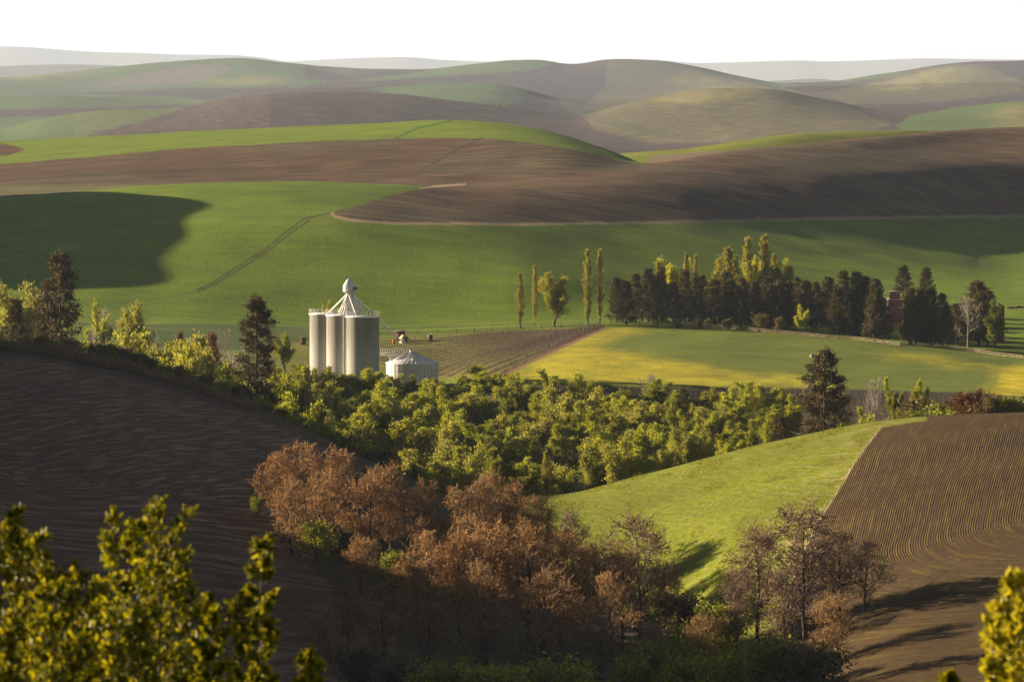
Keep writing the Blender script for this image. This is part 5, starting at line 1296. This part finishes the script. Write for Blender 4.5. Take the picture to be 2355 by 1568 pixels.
def junk(u, v, w, h, label, seed):
    p = hit(u, v, 850, 960); rg = np.random.default_rng(seed)
    r = empty('log_pile', p); tag(r, label, 'log pile')
    for k in range(7):
        x = (k - 3) * w / 7; q = MB(); y = rg.normal(0, 0.3)
        q.tubes([(x - w * 0.2, y, 0.25 + h * rg.uniform(0.1, 0.5))], [(x + w * 0.22, y + rg.normal(0, 0.4), 0.2 + h * rg.uniform(0.3, 0.9))], 0.28, 0.22, 7)
        q.build('log', M['darkwood'], r)
junk(2338, 712, 5.0, 1.2, 'dark pile of logs at the far right edge of the pasture', 3)
# rock and stump in the meadow
rk = hit(1868, 822, 760, 870); r_ = empty('boulder', rk); tag(r_, 'pale boulder with dead branches in the yellow meadow', 'boulder')
rg_ = np.random.default_rng(8); b_ = bmesh_v = MB()
th = np.linspace(0, 2 * math.pi, 13)[:-1]
rings = [[(0.8 * s_ * math.cos(t) * (1 + 0.2 * math.sin(3 * t + z_)), 1.0 * s_ * math.sin(t), z_) for t in th] for s_, z_ in ((1, -0.2), (1.05, 0.35), (0.75, 0.8), (0.3, 1.05), (0.02, 1.1))]
b_.add(np.array(rings).reshape(-1, 3), [(k * 12 + i, k * 12 + (i + 1) % 12, (k + 1) * 12 + (i + 1) % 12, (k + 1) * 12 + i) for k in range(4) for i in range(12)])
b_.build('rock', M['rock'], r_)
MB().tubes([(0.2, 0, 0.5), (0.5, 0.2, 1.2), (0.3, 0, 0.6)], [(1.0, 0.2, 2.0), (1.4, 0.2, 2.3), (-0.6, 0, 1.6)], 0.09, 0.04, 5).build('branch', M['pale_twig'], r_)

# ------------------------------------------------------------------ rail fences
def fence(name, pts, label, rails=3, h=1.25, step=3.6):
    P = [at(u, d) for u, d in pts]
    r = empty(name, P[0]); tag(r, label, 'fence')
    o = P[0]; cur = []
    for A, B in zip(P[:-1], P[1:]):
        n = max(1, int(np.linalg.norm(B - A) / step))
        for k in range(n):
            q = A + (B - A) * k / n; q[2] = ground_z(q[0], q[1]); cur.append(q - o)
    cur.append(P[-1] - o)
    pm = MB().box((0, 0, h / 2 - 0.15), (0.22, 0.22, h + 0.35)).mesh('post', M['darkwood'])
    for q in cur: link('post', pm, r, tuple(q))
    cur = np.array(cur)
    for k in range(rails):
        z = h * (0.28 + 0.32 * k); mb = MB()
        mb.tubes(cur[:-1] + [0, -0.12, z], cur[1:] + [0, -0.12, z + 0.02], 0.07, 0.07, 4)
        mb.build('rail', M['wood'], r)
def fd(u, v): 
    return float(hit(u, v, 820, 915)[1] / S)
FL = [(1404, 746), (1470, 747), (1540, 750), (1610, 755), (1690, 760), (1760, 766), (1840, 773), (1900, 779), (1960, 783), (2015, 789), (2070, 797)]
FR = [(2098, 795), (2170, 802), (2240, 812), (2300, 820), (2370, 828), (2440, 836)]
fence('rail_fence', [(u, fd(u, v)) for u, v in FL], 'weathered wooden rail fence along the foot of the dark windbreak')
fence('rail_fence', [(u, fd(u, v)) for u, v in FR], 'wooden rail fence running right from the gap beyond the windbreak')
FV = [(872, 770), (960, 768), (1050, 765), (1130, 761), (1200, 757), (1290, 753), (1380, 748)]
fence('wire_fence', [(u, float(hit(u, v, 860, 920)[1] / S)) for u, v in FV], 'thin post fence along the top edge of the vineyard', rails=2, h=1.2, step=5.5)

# ------------------------------------------------------------------ vineyard rows
pm = MB().box((0, 0, 0.55), (0.08, 0.08, 1.4)).mesh('post', M['steelpost'])
pe = MB().box((0, 0, 1.1), (0.11, 0.11, 2.6)).mesh('post', M['steelpost'])
rv = np.random.default_rng(77)
for k, P in enumerate(VC):
    P = np.array(P); o = P[0]
    r = empty('vine_row', o)
    tag(r, 'trellised bare vine row, %s from the top of the vineyard' % ORD[k] if k < VROW - 1 else 'last vine row with tall posts beside the yellow meadow', 'vine row', 'rows of the vineyard')
    seg = np.linalg.norm(np.diff(P, axis=0), axis=1); Ls = np.concatenate([[0], np.cumsum(seg)]); n = int(Ls[-1] / 9.0)
    for s_ in np.linspace(0, Ls[-1], max(2, n)):
        q = np.array([np.interp(s_, Ls, P[:, i]) for i in range(3)]) - o
        link('post', pe if k == VROW - 1 else pm, r, tuple(q))
    Q = P - o; mb = MB()
    mb.tubes(Q[:-1] + [0, 0, 0.7], Q[1:] + [0, 0, 0.7], 0.02, 0.02, 3)
    nn = int(Ls[-1] / 2.4); s_ = rv.uniform(0, Ls[-1], nn)
    c = np.stack([np.interp(s_, Ls, Q[:, i]) for i in range(3)], -1)
    mb.tubes(c, c + np.array([0, 0, 0.6]) + rv.normal(0, 0.08, c.shape), 0.05, 0.03, 3)
    c2 = c + [0, 0, 0.55]; mb.tubes(c2, c2 + rv.normal(0, 0.22, c.shape) + [0, 0, 0.15], 0.035, 0.02, 3)
    mb.build('vines', M['vine'], r)
# distant mast on the skyline
p = at(752, 6700)
r = empty('lattice_mast', p); tag(r, 'tiny mast far away on the hazy skyline', 'mast')
mb = MB()
for sx_ in (-1, 1):
    for sy_ in (-1, 1): mb.tubes([(sx_ * 1.6, sy_ * 1.6, 0)], [(sx_ * 0.3, sy_ * 0.3, 30)], 0.45, 0.3, 4)
mb.build('mast', M['shingle'], r); MB().tubes([(-4, 0, 21), (-3, 0, 25)], [(4, 0, 21), (3, 0, 25)], 0.35, 0.35, 4).build('cross_arm', M['galv'], r)
